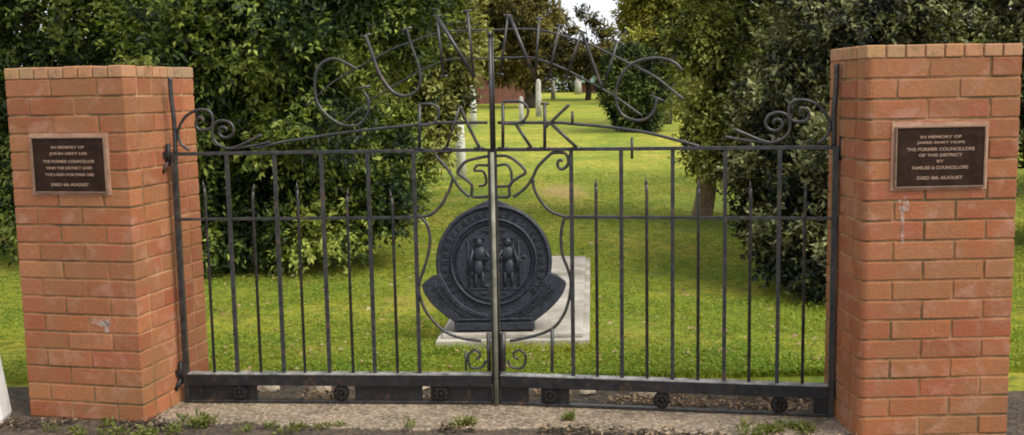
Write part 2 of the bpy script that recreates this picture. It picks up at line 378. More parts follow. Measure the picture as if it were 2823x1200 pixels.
pillar('brick_pillar', 'square red brick gate pillar on the left with small bronze plaque near a white stain', (PL0[0], PL0[1], 0), -AL, PLW, PLD, 1.692, 0.242, 3)
PR0 = (1.492, 4.360)
AR = math.radians(1.5)
pillar('brick_pillar', 'wider round cornered brick pillar on the right of the gates, white drip under its plaque', (PR0[0], PR0[1], 0), AR, 0.660, 0.455, 1.706, 0.265, 8, 0.035)

# stains: thin lime splashes on the brick faces, a real film of mortar
def splash(parent_loc, ang, pts, name, label, seed):
    r = random.Random(seed); mb = MB()
    for (x, z, rx, rz) in pts:
        n = 14; ph = [r.uniform(0.72, 1.15) for _ in range(n)]
        mb.plate([(x+rx*ph[k]*math.cos(2*math.pi*k/n), z+rz*ph[k]*math.sin(2*math.pi*k/n)) for k in range(n)], -0.0042, -0.0015+r.uniform(0, 0.0004))
    o = mb.build(name, M['lime']); o.location = parent_loc; o.rotation_euler = (0, 0, ang)
    tag(o, label, 'stain'); return o
def m_lime():
    m, n, b = nodes('lime_film')
    b.inputs['Base Color'].default_value = (0.60, 0.52, 0.47, 1); b.inputs['Roughness'].default_value = 0.95
    n.links.new(ramp(n, noise(n, 45, 6, 0.75), [(0.44, 0.0), (0.70, 0.6)]), b.inputs['Alpha']); return m
M['lime'] = m_lime()
splash((PL0[0], PL0[1], 0), -AL, [(0.44, 0.492, 0.060, 0.026), (0.45, 0.465, 0.028, 0.03)], 'lime_stain', 'small white splash low on the front of the left brick pillar', 4)
splash((PR0[0], PR0[1], 0), AR, [(0.175, 1.035, 0.026, 0.034), (0.170, 0.975, 0.009, 0.06), (0.172, 0.90, 0.008, 0.05)], 'lime_stain', 'white drip below the plaque on the right brick pillar', 9)

# ------------------------------------------------------------------ memorial plaques
def text_mesh(txt, size, ext=0.0012):
    cu = bpy.data.curves.new('text', 'FONT'); cu.body = txt; cu.size = size; cu.extrude = ext; cu.align_x = 'CENTER'; cu.align_y = 'CENTER'
    cu.offset = size*0.03
    o = bpy.data.objects.new('text', cu); COL.objects.link(o); dg = bpy.context.evaluated_depsgraph_get()
    me = bpy.data.meshes.new_from_object(o.evaluated_get(dg)); COL.objects.unlink(o); bpy.data.objects.remove(o); return me
def plaque(label, loc, ang, x0, x1, z0, z1, lines):
    cx, cz = (x0+x1)/2, (z0+z1)/2; w, h = x1-x0, z1-z0
    c, s = math.cos(ang), math.sin(ang)
    t = thing('memorial_plaque', label, 'plaque', (loc[0]+cx*c, loc[1]+cx*s, cz), ang, 'bronze memorial plaques')
    md = MB(); md.box((-w/2-0.014, -0.004, -h/2-0.010), (w/2+0.014, 0.004, h/2+0.018)); md.build('mortar_bed', M['bed'], t)
    p = MB(); p.box((-w/2+0.004, -0.011, -h/2+0.004), (w/2-0.004, -0.0042, h/2-0.004)); p.build('plate', M['bronze'], t)
    f = MB(); q = 0.0065
    f.box((-w/2, -0.015, -h/2), (w/2, -0.0045, -h/2+q)); f.box((-w/2, -0.015, h/2-q), (w/2, -0.0045, h/2))
    f.box((-w/2, -0.015, -h/2+q), (-w/2+q, -0.0045, h/2-q)); f.box((w/2-q, -0.015, -h/2+q), (w/2, -0.0045, h/2-q))
    f.build('frame', M['bronze_fr'], t, 0.001)
    bm = bmesh.new()
    for (txt, zz, width, hh) in lines:
        me = text_mesh(txt, 0.03); xs = [v.co.x for v in me.vertices]; ys = [v.co.y for v in me.vertices]
        sx = width/(max(xs)-min(xs)); sy = hh/(max(ys)-min(ys)); mx = (max(xs)+min(xs))/2; my = (max(ys)+min(ys))/2
        for v in me.vertices: v.co = ((v.co.x-mx)*sx, -0.0115-v.co.z, (v.co.y-my)*sy+zz)
        bm.from_mesh(me); bpy.data.meshes.remove(me)
    me = bpy.data.meshes.new('inscription'); bm.to_mesh(me); bm.free(); link('inscription', me, M['bronze_lt'], t)
M['bed'] = m_simple('plaque_mortar', (0.30, 0.15, 0.085), (0.46, 0.29, 0.20), 9, 0.95, 0, 0.6, 0.004)
plaque('small bronze plaque on the left brick pillar', PL0, -AL, 0.125, 0.515, 1.105, 1.367, [
    ('IN MEMORY OF', 0.083, 0.175, 0.013), ('JOHN GREY LEE', 0.052, 0.20, 0.016), ('THE FORMER COUNCILLOR', 0.017, 0.275, 0.014),
    ('WHO THE DISTRICT GAVE', -0.014, 0.245, 0.013), ('THE LAND FOR PARK USE', -0.045, 0.26, 0.013), ('DIED 4th AUGUST', -0.092, 0.20, 0.014)])
plaque('larger bronze plaque on the right brick pillar', PR0, AR, 0.128, 0.513, 1.105, 1.365, [
    ('IN MEMORY OF', 0.085, 0.175, 0.012), ('JAMES MARY HOPE', 0.060, 0.205, 0.013), ('THE FORMER COUNCILLORS', 0.033, 0.29, 0.014),
    ('OF THIS DISTRICT', 0.008, 0.185, 0.013), ('BY', -0.018, 0.03, 0.011), ('FAMILIES & COUNCILLORS', -0.045, 0.24, 0.014), ('DIED 8th AUGUST', -0.088, 0.195, 0.014)])

# ------------------------------------------------------------------ gate leaves
L0 = (-1.655, 5.08); C0 = (-0.09, 4.955); R0 = (1.465, 4.66)
# lengths 1.5699840763523685 1.5827349746562123
CURVES_WEST = [
('rod',0.0117,[(0.002,1.638),(0.003,1.533),(0.01,1.436),(0.01,1.349),(0.008,1.273)]),
('scroll',0.0074,[(0.078,1.284),(0.039,1.315),(0.027,1.363),(0.039,1.405),(0.072,1.449),(0.12,1.475),(0.169,1.479),(0.199,1.462),(0.206,1.426),(0.2,1.379),(0.204,1.337),(0.23,1.306),(0.275,1.289),(0.325,1.299),(0.381,1.323),(0.444,1.351)]),
('scroll',0.0074,[(0.205,1.408),(0.189,1.388),(0.145,1.381),(0.121,1.398),(0.122,1.428),(0.136,1.442),(0.154,1.439),(0.158,1.421)]),
('scroll',0.0074,[(0.201,1.385),(0.215,1.414),(0.252,1.425),(0.291,1.413),(0.308,1.383),(0.297,1.356),(0.269,1.342),(0.242,1.351),(0.234,1.375),(0.247,1.393),(0.268,1.389),(0.273,1.375)]),
('scroll',0.0064,[(0.281,1.286),(0.362,1.296),(0.436,1.307),(0.485,1.318)]),
('wing',0.0074,[(1.55,1.395),(1.367,1.398),(1.212,1.389),(1.038,1.376),(0.862,1.358),(0.685,1.335),(0.526,1.312),(0.406,1.287)]),
('archrail',0.0039,[(0.668,1.489),(0.722,1.532),(0.807,1.601),(0.916,1.659),(0.997,1.701),(1.106,1.755),(1.203,1.787),(1.301,1.818),(1.406,1.831),(1.559,1.831)]),
('archrail',0.0039,[(0.86,1.419),(0.88,1.432),(1.0,1.518),(1.118,1.585),(1.226,1.644),(1.359,1.694),(1.45,1.699),(1.557,1.699)]),
('G',0.0071,[(0.929,1.659),(0.869,1.694),(0.816,1.712),(0.761,1.692),(0.728,1.64),(0.721,1.56),(0.732,1.5),(0.765,1.453),(0.804,1.419),(0.851,1.395),(0.912,1.39),(0.954,1.416),(0.976,1.456),(0.981,1.509),(0.959,1.55)]),
('Gs',0.0063,[(0.922,1.567),(0.994,1.579)]),
('U',0.0094,[(0.975,1.819),(1.0,1.747),(1.03,1.654),(1.062,1.594),(1.101,1.547),(1.148,1.526)]),
('U2',0.0063,[(1.148,1.526),(1.202,1.542),(1.23,1.578),(1.235,1.63),(1.22,1.696),(1.195,1.769),(1.177,1.841)]),
('Us',0.0063,[(0.951,1.81),(1.002,1.825)]),
('Us',0.0063,[(1.15,1.835),(1.201,1.85)]),
('N',0.0063,[(1.322,1.899),(1.347,1.619)]),
('Nd',0.0094,[(1.319,1.903),(1.496,1.609)]),
('N',0.0063,[(1.467,1.922),(1.492,1.609)]),
('Ns',0.0055,[(1.3,1.9),(1.342,1.902)]),
('Ns',0.0055,[(1.446,1.92),(1.49,1.923)]),
('Ns',0.0055,[(1.326,1.617),(1.368,1.62)]),
('P',0.0078,[(1.227,1.489),(1.221,1.272)]),
('Pb',0.0063,[(1.227,1.489),(1.283,1.488),(1.315,1.469),(1.318,1.434),(1.301,1.404),(1.27,1.388),(1.224,1.387)]),
('Ps',0.0071,[(1.199,1.276),(1.242,1.276)]),
('A',0.0063,[(1.422,1.478),(1.352,1.28)]),
('A',0.0078,[(1.422,1.478),(1.457,1.389),(1.51,1.278)]),
('As',0.0071,[(1.333,1.276),(1.375,1.276)]),
('As',0.0071,[(1.486,1.274),(1.532,1.274)]),
('crown',0.0074,[(1.55,1.235),(1.485,1.223),(1.438,1.207),(1.403,1.161),(1.425,1.138),(1.459,1.11),(1.47,1.087),(1.473,1.041),(1.546,1.04)]),
('crown2',0.0064,[(1.547,1.19),(1.498,1.191),(1.484,1.166),(1.522,1.163),(1.537,1.133),(1.534,1.098),(1.501,1.091)]),
('lyre',0.0074,[(1.289,1.251),(1.319,1.216),(1.349,1.181),(1.379,1.131),(1.412,1.08),(1.458,1.039)]),
('lyre',0.0074,[(1.379,1.131),(1.362,1.081),(1.346,1.05),(1.317,1.0),(1.277,0.962),(1.242,0.948),(1.187,0.947)]),
('wreath',0.0074,[(1.218,0.941),(1.249,0.897),(1.258,0.82),(1.233,0.711),(1.204,0.634),(1.197,0.579),(1.216,0.501),(1.258,0.435),(1.323,0.373),(1.41,0.34),(1.498,0.329)]),
('curl',0.0064,[(1.518,0.231),(1.506,0.202),(1.474,0.19),(1.443,0.198),(1.432,0.23),(1.436,0.262),(1.46,0.282),(1.488,0.271),(1.487,0.246),(1.467,0.238)]),
('pin',0.0064,[(1.421,0.278),(1.419,0.18)]),
('lock',0.0106,[(1.535,0.37),(1.535,0.18)]),
]
CURVES_EAST = [
('wing',0.0074,[(0.03,1.394),(0.314,1.391),(0.389,1.384),(0.539,1.37),(0.724,1.342),(0.87,1.305),(0.979,1.273)]),
('pin',0.0064,[(0.39,1.444),(0.389,1.386)]),
('pin',0.0064,[(0.668,1.318),(0.668,1.218)]),
('crown',0.0074,[(0.011,1.235),(0.069,1.235),(0.119,1.208),(0.161,1.16),(0.126,1.132),(0.094,1.109),(0.08,1.086),(0.077,1.04),(0.007,1.04)]),
('crown2',0.0064,[(0.016,1.186),(0.034,1.191),(0.069,1.193),(0.088,1.17),(0.093,1.14),(0.086,1.094),(0.012,1.089)]),
('lyre',0.0074,[(0.349,1.248),(0.304,1.249),(0.281,1.241),(0.223,1.185),(0.199,1.139),(0.179,1.105),(0.148,1.071),(0.101,1.038)]),
('lyre',0.0074,[(0.197,1.124),(0.202,1.078),(0.232,1.021),(0.277,0.972),(0.338,0.947),(0.376,0.942)]),
('curl',0.0074,[(0.349,1.248),(0.364,1.233),(0.368,1.203),(0.356,1.181),(0.337,1.171),(0.32,1.181),(0.317,1.203),(0.33,1.215),(0.341,1.207)]),
('wreath',0.0074,[(0.367,0.934),(0.346,0.934),(0.329,0.864),(0.333,0.768),(0.359,0.693),(0.374,0.628),(0.363,0.541),(0.335,0.464),(0.28,0.397),(0.181,0.356),(0.071,0.331)]),
('curl',0.0064,[(0.059,0.233),(0.07,0.205),(0.102,0.194),(0.134,0.203),(0.146,0.235),(0.143,0.267),(0.119,0.286),(0.091,0.273),(0.091,0.249),(0.111,0.242)]),
('pin',0.0085,[(0.28,0.399),(0.277,0.184)]),
('lock',0.0138,[(0.038,0.371),(0.036,0.182)]),
('N',0.0063,[(0.091,1.894),(0.049,1.624)]),
('Nd',0.0086,[(0.099,1.894),(0.216,1.598)]),
('N',0.0063,[(0.238,1.878),(0.217,1.598)]),
('Ns',0.0055,[(0.071,1.895),(0.105,1.895)]),
('Ns',0.0055,[(0.22,1.879),(0.257,1.875)]),
('Ns',0.0055,[(0.033,1.626),(0.066,1.621)]),
('I',0.0063,[(0.334,1.843),(0.279,1.594)]),
('Is',0.0055,[(0.316,1.847),(0.353,1.839)]),
('Is',0.0055,[(0.26,1.598),(0.299,1.588)]),
('N',0.0063,[(0.438,1.811),(0.365,1.605)]),
('Nd',0.0071,[(0.438,1.811),(0.478,1.7),(0.531,1.549)]),
('N',0.0063,[(0.604,1.761),(0.535,1.549)]),
('Ns',0.0055,[(0.42,1.819),(0.459,1.803)]),
('Ns',0.0055,[(0.584,1.769),(0.626,1.751)]),
('Ns',0.0055,[(0.347,1.611),(0.386,1.598)]),
('G',0.0071,[(0.897,1.622),(0.87,1.655),(0.815,1.678),(0.754,1.681),(0.688,1.666),(0.642,1.633),(0.611,1.588),(0.596,1.537),(0.599,1.472),(0.63,1.42),(0.689,1.397),(0.74,1.406),(0.772,1.444),(0.783,1.493)]),
('Gs',0.0063,[(0.753,1.512),(0.819,1.482)]),
('R',0.0078,[(0.059,1.49),(0.055,1.271)]),
('Rb',0.0063,[(0.059,1.494),(0.134,1.494),(0.172,1.473),(0.179,1.437),(0.158,1.404),(0.119,1.389),(0.057,1.39)]),
('Rl',0.0078,[(0.121,1.384),(0.192,1.275)]),
('Rs',0.0071,[(0.032,1.273),(0.078,1.273)]),
('Rs',0.0071,[(0.171,1.272),(0.213,1.272)]),
('K',0.0078,[(0.26,1.483),(0.257,1.269)]),
('K',0.0071,[(0.377,1.476),(0.289,1.395),(0.26,1.367)]),
('K',0.0078,[(0.289,1.387),(0.409,1.274)]),
('Ks',0.0071,[(0.234,1.271),(0.282,1.271)]),
('Ks',0.0071,[(0.384,1.27),(0.433,1.27)]),
('Ks',0.0063,[(0.241,1.481),(0.279,1.481)]),
('rod',0.0117,[(1.581,1.638),(1.58,1.533),(1.573,1.436),(1.573,1.349),(1.575,1.273)]),
('scroll',0.0074,[(1.504,1.284),(1.543,1.315),(1.556,1.363),(1.543,1.405),(1.51,1.449),(1.462,1.475),(1.412,1.479),(1.382,1.462),(1.375,1.426),(1.381,1.379),(1.377,1.337),(1.351,1.306),(1.306,1.289),(1.255,1.299),(1.199,1.323),(1.135,1.351)]),
('scroll',0.0074,[(1.376,1.408),(1.392,1.388),(1.437,1.381),(1.461,1.398),(1.46,1.428),(1.446,1.442),(1.427,1.439),(1.423,1.421)]),
('scroll',0.0074,[(1.38,1.385),(1.366,1.414),(1.329,1.425),(1.289,1.413),(1.272,1.383),(1.283,1.356),(1.312,1.342),(1.339,1.351),(1.347,1.375),(1.334,1.393),(1.313,1.389),(1.308,1.375)]),
('scroll',0.0064,[(1.299,1.286),(1.218,1.296),(1.143,1.307),(1.094,1.318)]),
('archrail',0.0053,[(0.909,1.489),(0.855,1.532),(0.769,1.601),(0.659,1.659),(0.578,1.701),(0.468,1.755),(0.37,1.787),(0.271,1.818),(0.165,1.831),(0.011,1.831)]),
('archrail',0.0053,[(0.716,1.419),(0.696,1.432),(0.575,1.518),(0.456,1.585),(0.347,1.644),(0.213,1.694),(0.121,1.699),(0.013,1.699)]),
]

TALL_W = [0.265, 0.503, 0.735, 0.964, 1.189]
SHORT_W = [(0.146, 1.132), (0.385, 1.11), (0.61, 1.117), (0.854, 1.085), (1.078, 1.073)]
TALL_E = [0.381, 0.617, 0.856, 1.096, 1.339]
SHORT_E = [(0.498, 1.125), (0.736, 1.134), (0.975, 1.115), (1.211, 1.115), (1.454, 1.105)]
BOSS_W = [(0.275, 0.082), (0.793, 0.084), (1.294, 0.087)]
BOSS_E = [(0.268, 0.084), (0.806, 0.094), (1.351, 0.086)]

PNAME = {'rod': 'hinge_rod', 'scroll': 'scroll', 'wing': 'swept_rail', 'archrail': 'arch_rail', 'crown': 'crown', 'crown2': 'inner_crown', 'lyre': 'lyre_curve',
         'wreath': 'wreath_bar', 'curl': 'foot_scroll', 'pin': 'pin', 'lock': 'lock_bar'}
def leaf(label, O, E, curves, tall, short, boss, west):
    L = math.hypot(E[0]-O[0], E[1]-O[1]); ang = math.atan2(E[1]-O[1], E[0]-O[0])
    t = thing('gate_leaf', label, 'gate leaf', (O[0], O[1], 0), ang, 'wrought iron gate leaves')
    I = M['iron']; hx = 0.0 if west else L; mx = L-0.012 if west else 0.012
    b = MB(); b.box((hx-0.013, -0.013, 0.01), (hx+0.013, 0.013, 1.272)); b.build('hinge_stile', I, t, 0.002)
    b = MB(); b.box((mx-0.010, -0.006, 0.012), (mx+0.010, 0.010, 1.272)); b.build('meeting_stile', I, t, 0.002)
    x0, x1 = (0.014, L-0.023) if west else (0.023, L-0.014)
    b = MB(); b.box((x0, -0.010, 1.257), (x1, 0.010, 1.274)); b.build('top_rail', I, t, 0.002)
    m0, m1 = (x0, 1.225) if west else (0.350, x1)
    b = MB(); b.box((m0, -0.006, 0.935), (m1, 0.006, 0.949)); b.build('middle_rail', I, t, 0.001)
    b = MB(); b.box((x0, -0.0245, 0.1592), (x1, 0.0245, 0.1662)); b.build('channel_lip', M['lip'], t, 0.001)  # added strip, coloured pale as if the channel top reflected the sky
    b = MB(); b.box((x0, -0.024, 0.152), (x1, 0.024, 0.159)); b.box((x0, -0.024, 0.104), (x1, -0.017, 0.1518)); b.box((x0, 0.017, 0.104), (x1, 0.024, 0.1518))
    b.build('bottom_channel', M['iron_low'], t, 0.0015)
    b = MB(); b.box((x0, -0.012, 0.014), (x1, 0.012, 0.026)); b.build('bottom_rail', I, t, 0.002)
    b = MB(); b.box((0.0145 if west else L-0.078, -0.010, 0.0262), (0.085 if west else L-0.0145, 0.010, 0.1035)); b.build('end_plate', M['iron_low'], t, 0.001)
    if west:  # thin dark sheets fill parts of the band under the channel
        for a, q in ((0.086, 0.36), (0.86, 1.20), (1.24, L-0.024)):
            b = MB(); b.box((a, -0.003, 0.0262), (q, 0.003, 0.1035)); b.build('kick_plate', M['iron_low'], t)
    else:
        for a, q in ((0.024, 0.16), (0.22, 0.36)):
            b = MB(); b.box((a, -0.003, 0.0262), (q, 0.003, 0.1035)); b.build('kick_plate', M['iron_low'], t)
    for (x, z) in boss:
        b = MB(); b.lathe([(0.034, -0.014), (0.040, -0.018), (0.040, -0.012), (0.036, 0.012)], (x, 0, 0.066), 20, 'y')
        for k in range(8):
            a = k*math.pi/4; b.lathe([(0.008, -0.024), (0.011, -0.018), (0.011, -0.012)], (x+0.024*math.cos(a), 0, 0.066+0.024*math.sin(a)), 8, 'y')
        b.lathe([(0.008, -0.026), (0.012, -0.018), (0.012, -0.012)], (x, 0, 0.066), 10, 'y')
        b.build('rosette', M['rosette'], t)
    for x in tall:
        b = MB(); b.tube([(x, 0, 0.1665), (x, 0, 1.2568)], 0.0100, 4, True); b.build('tall_bar', I, t)
    for x, z in short:
        b = MB(); dx = random.Random(int(x*1000)).uniform(-0.012, 0.012)
        b.tube([(x, -0.0005, 0.1665), (x, -0.0005, z-0.07), (x+dx*0.4, -0.0005, z-0.03)], 0.0075, 8); b.tube([(x+dx*0.4, -0.0005, z-0.035), (x+dx*0.6, -0.0005, z-0.02), (x+dx, -0.0005, z+0.006)], 0.0085, 8, r1=0.0008)
        b.build('spiked_bar', I, t)
    order = []
    for n, r, p in curves:
        P = [(x, 0.0, z) for x, z in p]
        if n in PNAME:
            y = {'archrail': 0.008, 'wing': 0.004, 'scroll': -0.001, 'lock': -0.010, 'crown2': 0.003}.get(n, 0.0)
            b = MB(); sp = smooth_curve([(x, y, z) for x, _, z in P])
            b.tube(sp, r, 8); b.build(PNAME[n], I, t)
        else:
            base = n[0]
            if not order or order[-1][0] != base: order.append([base, []])
            order[-1][1].append((r, P))
    for nm, strokes in order:
        b = MB()
        for r, P in strokes: b.tube(smooth_curve([(x, -0.008, z) for x, _, z in P]), r, 8)
        o = b.build('letter', I, t); o['label'] = 'iron letter ' + nm + ' of the gate sign'
    # hinges at the outer stile
    s = -1 if west else 1
    for zz in (0.165, 1.262):
        b = MB(); X = hx + s*0.026
        b.box((min(hx, X+s*0.03), -0.012, zz-0.010), (max(hx, X+s*0.03), 0.012, zz+0.010))
        b.tube([(X, -0.004, zz-0.055), (X, -0.004, zz+0.055)], 0.012, 8)
        b.tube([(X, -0.004, zz-0.03), (X+s*0.014, -0.02, zz-0.06), (X+s*0.022, -0.03, zz-0.085)], 0.010, 8)
        b.lathe([(0.016, -0.02), (0.016, -0.006)], (X+s*0.012, -0.004, zz), 6, 'y', False)
        b.build('hinge', M['iron_low'], t)
    if west:
        b = MB(); X = L+0.004
        b.tube([(X-0.002, -0.024, 0.004), (X-0.002, -0.024, 1.255)], 0.0100, 10); b.build('drop_bolt', M['bolt'], t)
        b = MB(); b.tube([(X-0.002, -0.022, 1.2552), (X-0.002, -0.022, 1.80)], 0.0085, 10); b.tube([(X-0.002, -0.022, 1.798), (X-0.002, -0.022, 1.822)], 0.0125, 10)
        b.build('upper_rod', M['iron'], t)
    else:
        b = MB(); b.tube([(0.012, 0.004, 1.272), (0.012, 0.004, 1.80)], 0.006, 8); b.build('upright_rod', I, t)
    return t
leaf('left iron gate leaf with the pale drop bolt and the letters P A', L0, C0, CURVES_WEST, TALL_W, SHORT_W, BOSS_W, True)
leaf('right iron gate leaf with the letters R K, hung on the right pillar', C0, R0, CURVES_EAST, TALL_E, SHORT_E, BOSS_E, False)

# ------------------------------------------------------------------ round monument and its slab
t = thing('round_monument', 'dark cast metal roundel with relief figures standing on the pale stone slab behind the gates', 'monument', (-0.118, 6.30, 0.074), math.radians(-1)); t.scale = (0.965, 0.965, 0.965)
TILT = Matrix.Rotation(math.radians(-7), 4, 'X')
def tilt_build(mb, name, m, parent=t, bevel=0):
    for v in mb.bm.verts: v.co = TILT @ v.co
    return mb.build(name, m, parent, bevel)
zc = 0.435; R = 0.374
b = MB(); b.lathe([(R-0.02, -0.045), (R, -0.03), (R, 0.03), (R-0.02, 0.045)], (0, 0, zc), 56, 'y'); tilt_build(b, 'disc', M['cast'])
def ring(name, r0, r1, y0, y1, n=56):
    b = MB(); vs = []
    for (r, y) in ((r0, y0+0.012), (r0+0.006, y0), (r1-0.006, y0), (r1, y0+0.012), (r1, y1), (r0, y1)):
        vs.append([b.bm.verts.new((r*math.cos(2*math.pi*k/n), y, zc+r*math.sin(2*math.pi*k/n))) for k in range(n)])
    for i in range(6):
        a, c = vs[i], vs[(i+1) % 6]
        for k in range(n): f = b.bm.faces.new((a[k], a[(k+1) % n], c[(k+1) % n], c[k])); f.smooth = True
    tilt_build(b, name, M['cast'])
ring('outer_rim', R-0.030, R-0.003, -0.062, -0.040); ring('inner_rim', 0.262, 0.282, -0.066, -0.040); ring('inner_rim', 0.238, 0.248, -0.056, -0.040)
b = MB(); rr = random.Random(5)
for k in range(40):                                      # raised marks round the rim
    a = 2*math.pi*k/40; 
    if 3.9 < a < 5.5: continue
    mt = Matrix.Translation((0.313*math.cos(a), 0, zc+0.313*math.sin(a))) @ Matrix.Rotation(-a, 4, 'Y')
    b.box((-0.020, -0.056, -0.011), (0.020, -0.041, -0.004), mt); b.box((-0.020, -0.056, 0.003), (0.016, -0.041, 0.009), mt)
tilt_build(b, 'rim_marks', M['cast'], bevel=0.002)
# crescent below, flared to a point on each side and following the rim of the disc
lower = [(-0.462+0.205*(k/12)**1.7, 0.300-0.245*(k/12)**0.95) for k in range(13)]
arc = [(0.335*math.cos(math.radians(a)), zc+0.335*math.sin(math.radians(a))) for a in range(-160, -19, 7)]
outl = lower + [(-0.257, 0.0), (0.257, 0.0)] + [(-x, z) for x, z in lower[::-1]] + [(0.405, 0.345), (0.350, 0.365)] + arc[::-1] + [(-0.350, 0.365), (-0.405, 0.345)]
b = MB(); b.plate(outl, -0.070, 0.05); tilt_build(b, 'crescent', M['cast'], bevel=0.006)
b = MB()
for off in (0.02, 0.062):
    b.tube([((0.345+off)*math.cos(math.radians(a)), -0.071, zc+(0.340+off*0.7)*math.sin(math.radians(a))) for a in range(202, 339, 6)], 0.005, 6)
g_ = random.Random(2)
for row, (rx_, rz_) in enumerate(((0.362, 0.350), (0.398, 0.372), (0.425, 0.392))):
    for k in range(34):
        a = math.radians(206+128*k/33+g_.uniform(-1, 1)); X_, Z_ = rx_*math.cos(a), zc+rz_*math.sin(a)
        if Z_ < 0.085 or (row == 2 and Z_ < 0.16): continue
        mt = Matrix.Translation((X_, 0, Z_)) @ Matrix.Rotation(-a+g_.uniform(-0.5, 0.5), 4, 'Y')
        b.box((-0.009, -0.078-g_.uniform(0, 0.005), -0.008), (0.009, -0.069, -0.002), mt); b.box((-0.007, -0.078, 0.003), (0.008, -0.069, 0.008), mt)
tilt_build(b, 'crescent_moulding', M['cast'])
b = MB(); b.box((-0.255, -0.085, 0.001), (0.255, 0.06, 0.05)); b.box((-0.24, -0.09, 0.066), (0.24, -0.074, 0.076)); tilt_build(b, 'foot', M['cast'], bevel=0.004)
b = MB()
b.plate([(-0.14, zc+R-0.045), (0.14, zc+R-0.045), (0.10, zc+R-0.006), (0.025, zc+R+0.026), (-0.025, zc+R+0.026), (-0.10, zc+R-0.006)], -0.050, 0.035); tilt_build(b, 'top_lug', M['cast'], bevel=0.008)
# relief: two busts turned to each other over a scroll of foliage
def blob(mb, c, r, seed=0):
    n1, n2 = 10, 14; rows = []
    for i in range(1, n1):
        th = math.pi*i/n1
        rows.append([mb.bm.verts.new((c[0]+r[0]*math.sin(th)*math.cos(2*math.pi*k/n2), c[1]+r[1]*math.sin(th)*math.sin(2*math.pi*k/n2), c[2]+r[2]*math.cos(th))) for k in range(n2)])
    tp = mb.bm.verts.new((c[0], c[1], c[2]+r[2])); bt = mb.bm.verts.new((c[0], c[1], c[2]-r[2]))
    for k in range(n2):
        f = mb.bm.faces.new((tp, rows[0][k], rows[0][(k+1) % n2])); f.smooth = True
        f = mb.bm.faces.new((bt, rows[-1][(k+1) % n2], rows[-1][k])); f.smooth = True
    for a, c2 in zip(rows, rows[1:]):
        for k in range(n2): f = mb.bm.faces.new((a[k], c2[k], c2[(k+1) % n2], a[(k+1) % n2])); f.smooth = True
b = MB()
for s in (-1, 1):
    x = s*0.092
    blob(b, (x, -0.056, zc+0.125), (0.024, 0.022, 0.030)); b.box((x-0.038, -0.068, zc+0.150), (x+0.038, -0.045, zc+0.160))
    blob(b, (x-s*0.004, -0.050, zc+0.050), (0.042, 0.024, 0.055)); blob(b, (x+s*0.006, -0.050, zc-0.035), (0.034, 0.022, 0.060))
    blob(b, (x-s*0.020, -0.050, zc-0.110), (0.013, 0.018, 0.055)); blob(b, (x+s*0.024, -0.050, zc-0.110), (0.013, 0.018, 0.055))
    b.tube([(x-s*0.035, -0.058, zc+0.075), (x-s*0.062, -0.062, zc+0.035), (x-s*0.040, -0.066, zc+0.005)], 0.011, 8)
    b.tube([(x+s*0.038, -0.056, zc+0.075), (x+s*0.060, -0.056, zc+0.01), (x+s*0.064, -0.056, zc-0.06)], 0.011, 8)
    b.tube([(x+s*0.070, -0.055, zc+0.14), (x+s*0.066, -0.055, zc-0.16)], 0.005, 6)
b.box((-0.052, -0.060, zc-0.050), (0.052, -0.042, zc+0.022)); b.box((-0.062, -0.064, zc+0.024), (0.062, -0.042, zc+0.034))
b.box((-0.17, -0.054, zc-0.175), (0.17, -0.042, zc-0.166)); b.box((-0.08, -0.055, zc-0.205), (0.08, -0.043, zc-0.195)); b.box((-0.07, -0.055, zc+0.198), (0.07, -0.043, zc+0.210))
g_ = random.Random(9)
for k in range(26):
    a = g_.uniform(0, 6.283); q = g_.uniform(0.12, 0.215); blob(b, (q*math.cos(a), -0.044, zc+q*math.sin(a)), (g_.uniform(0.008, 0.02), 0.009, g_.uniform(0.008, 0.02)))
tilt_build(b, 'relief', M['cast'])

b = MB(); b.prism([(-0.478, 6.13), (0.455, 6.10), (0.695, 9.15), (-0.24, 9.25)], -0.04, 0.045); b.prism([(-0.440, 6.185), (0.418, 6.158), (0.650, 9.09), (-0.20, 9.19)], 0.0455, 0.072)
o = b.build('stone_slab', M['slab'], None, 0.006); tag(o, 'long pale stone slab set in the grass under the dark roundel', 'slab')

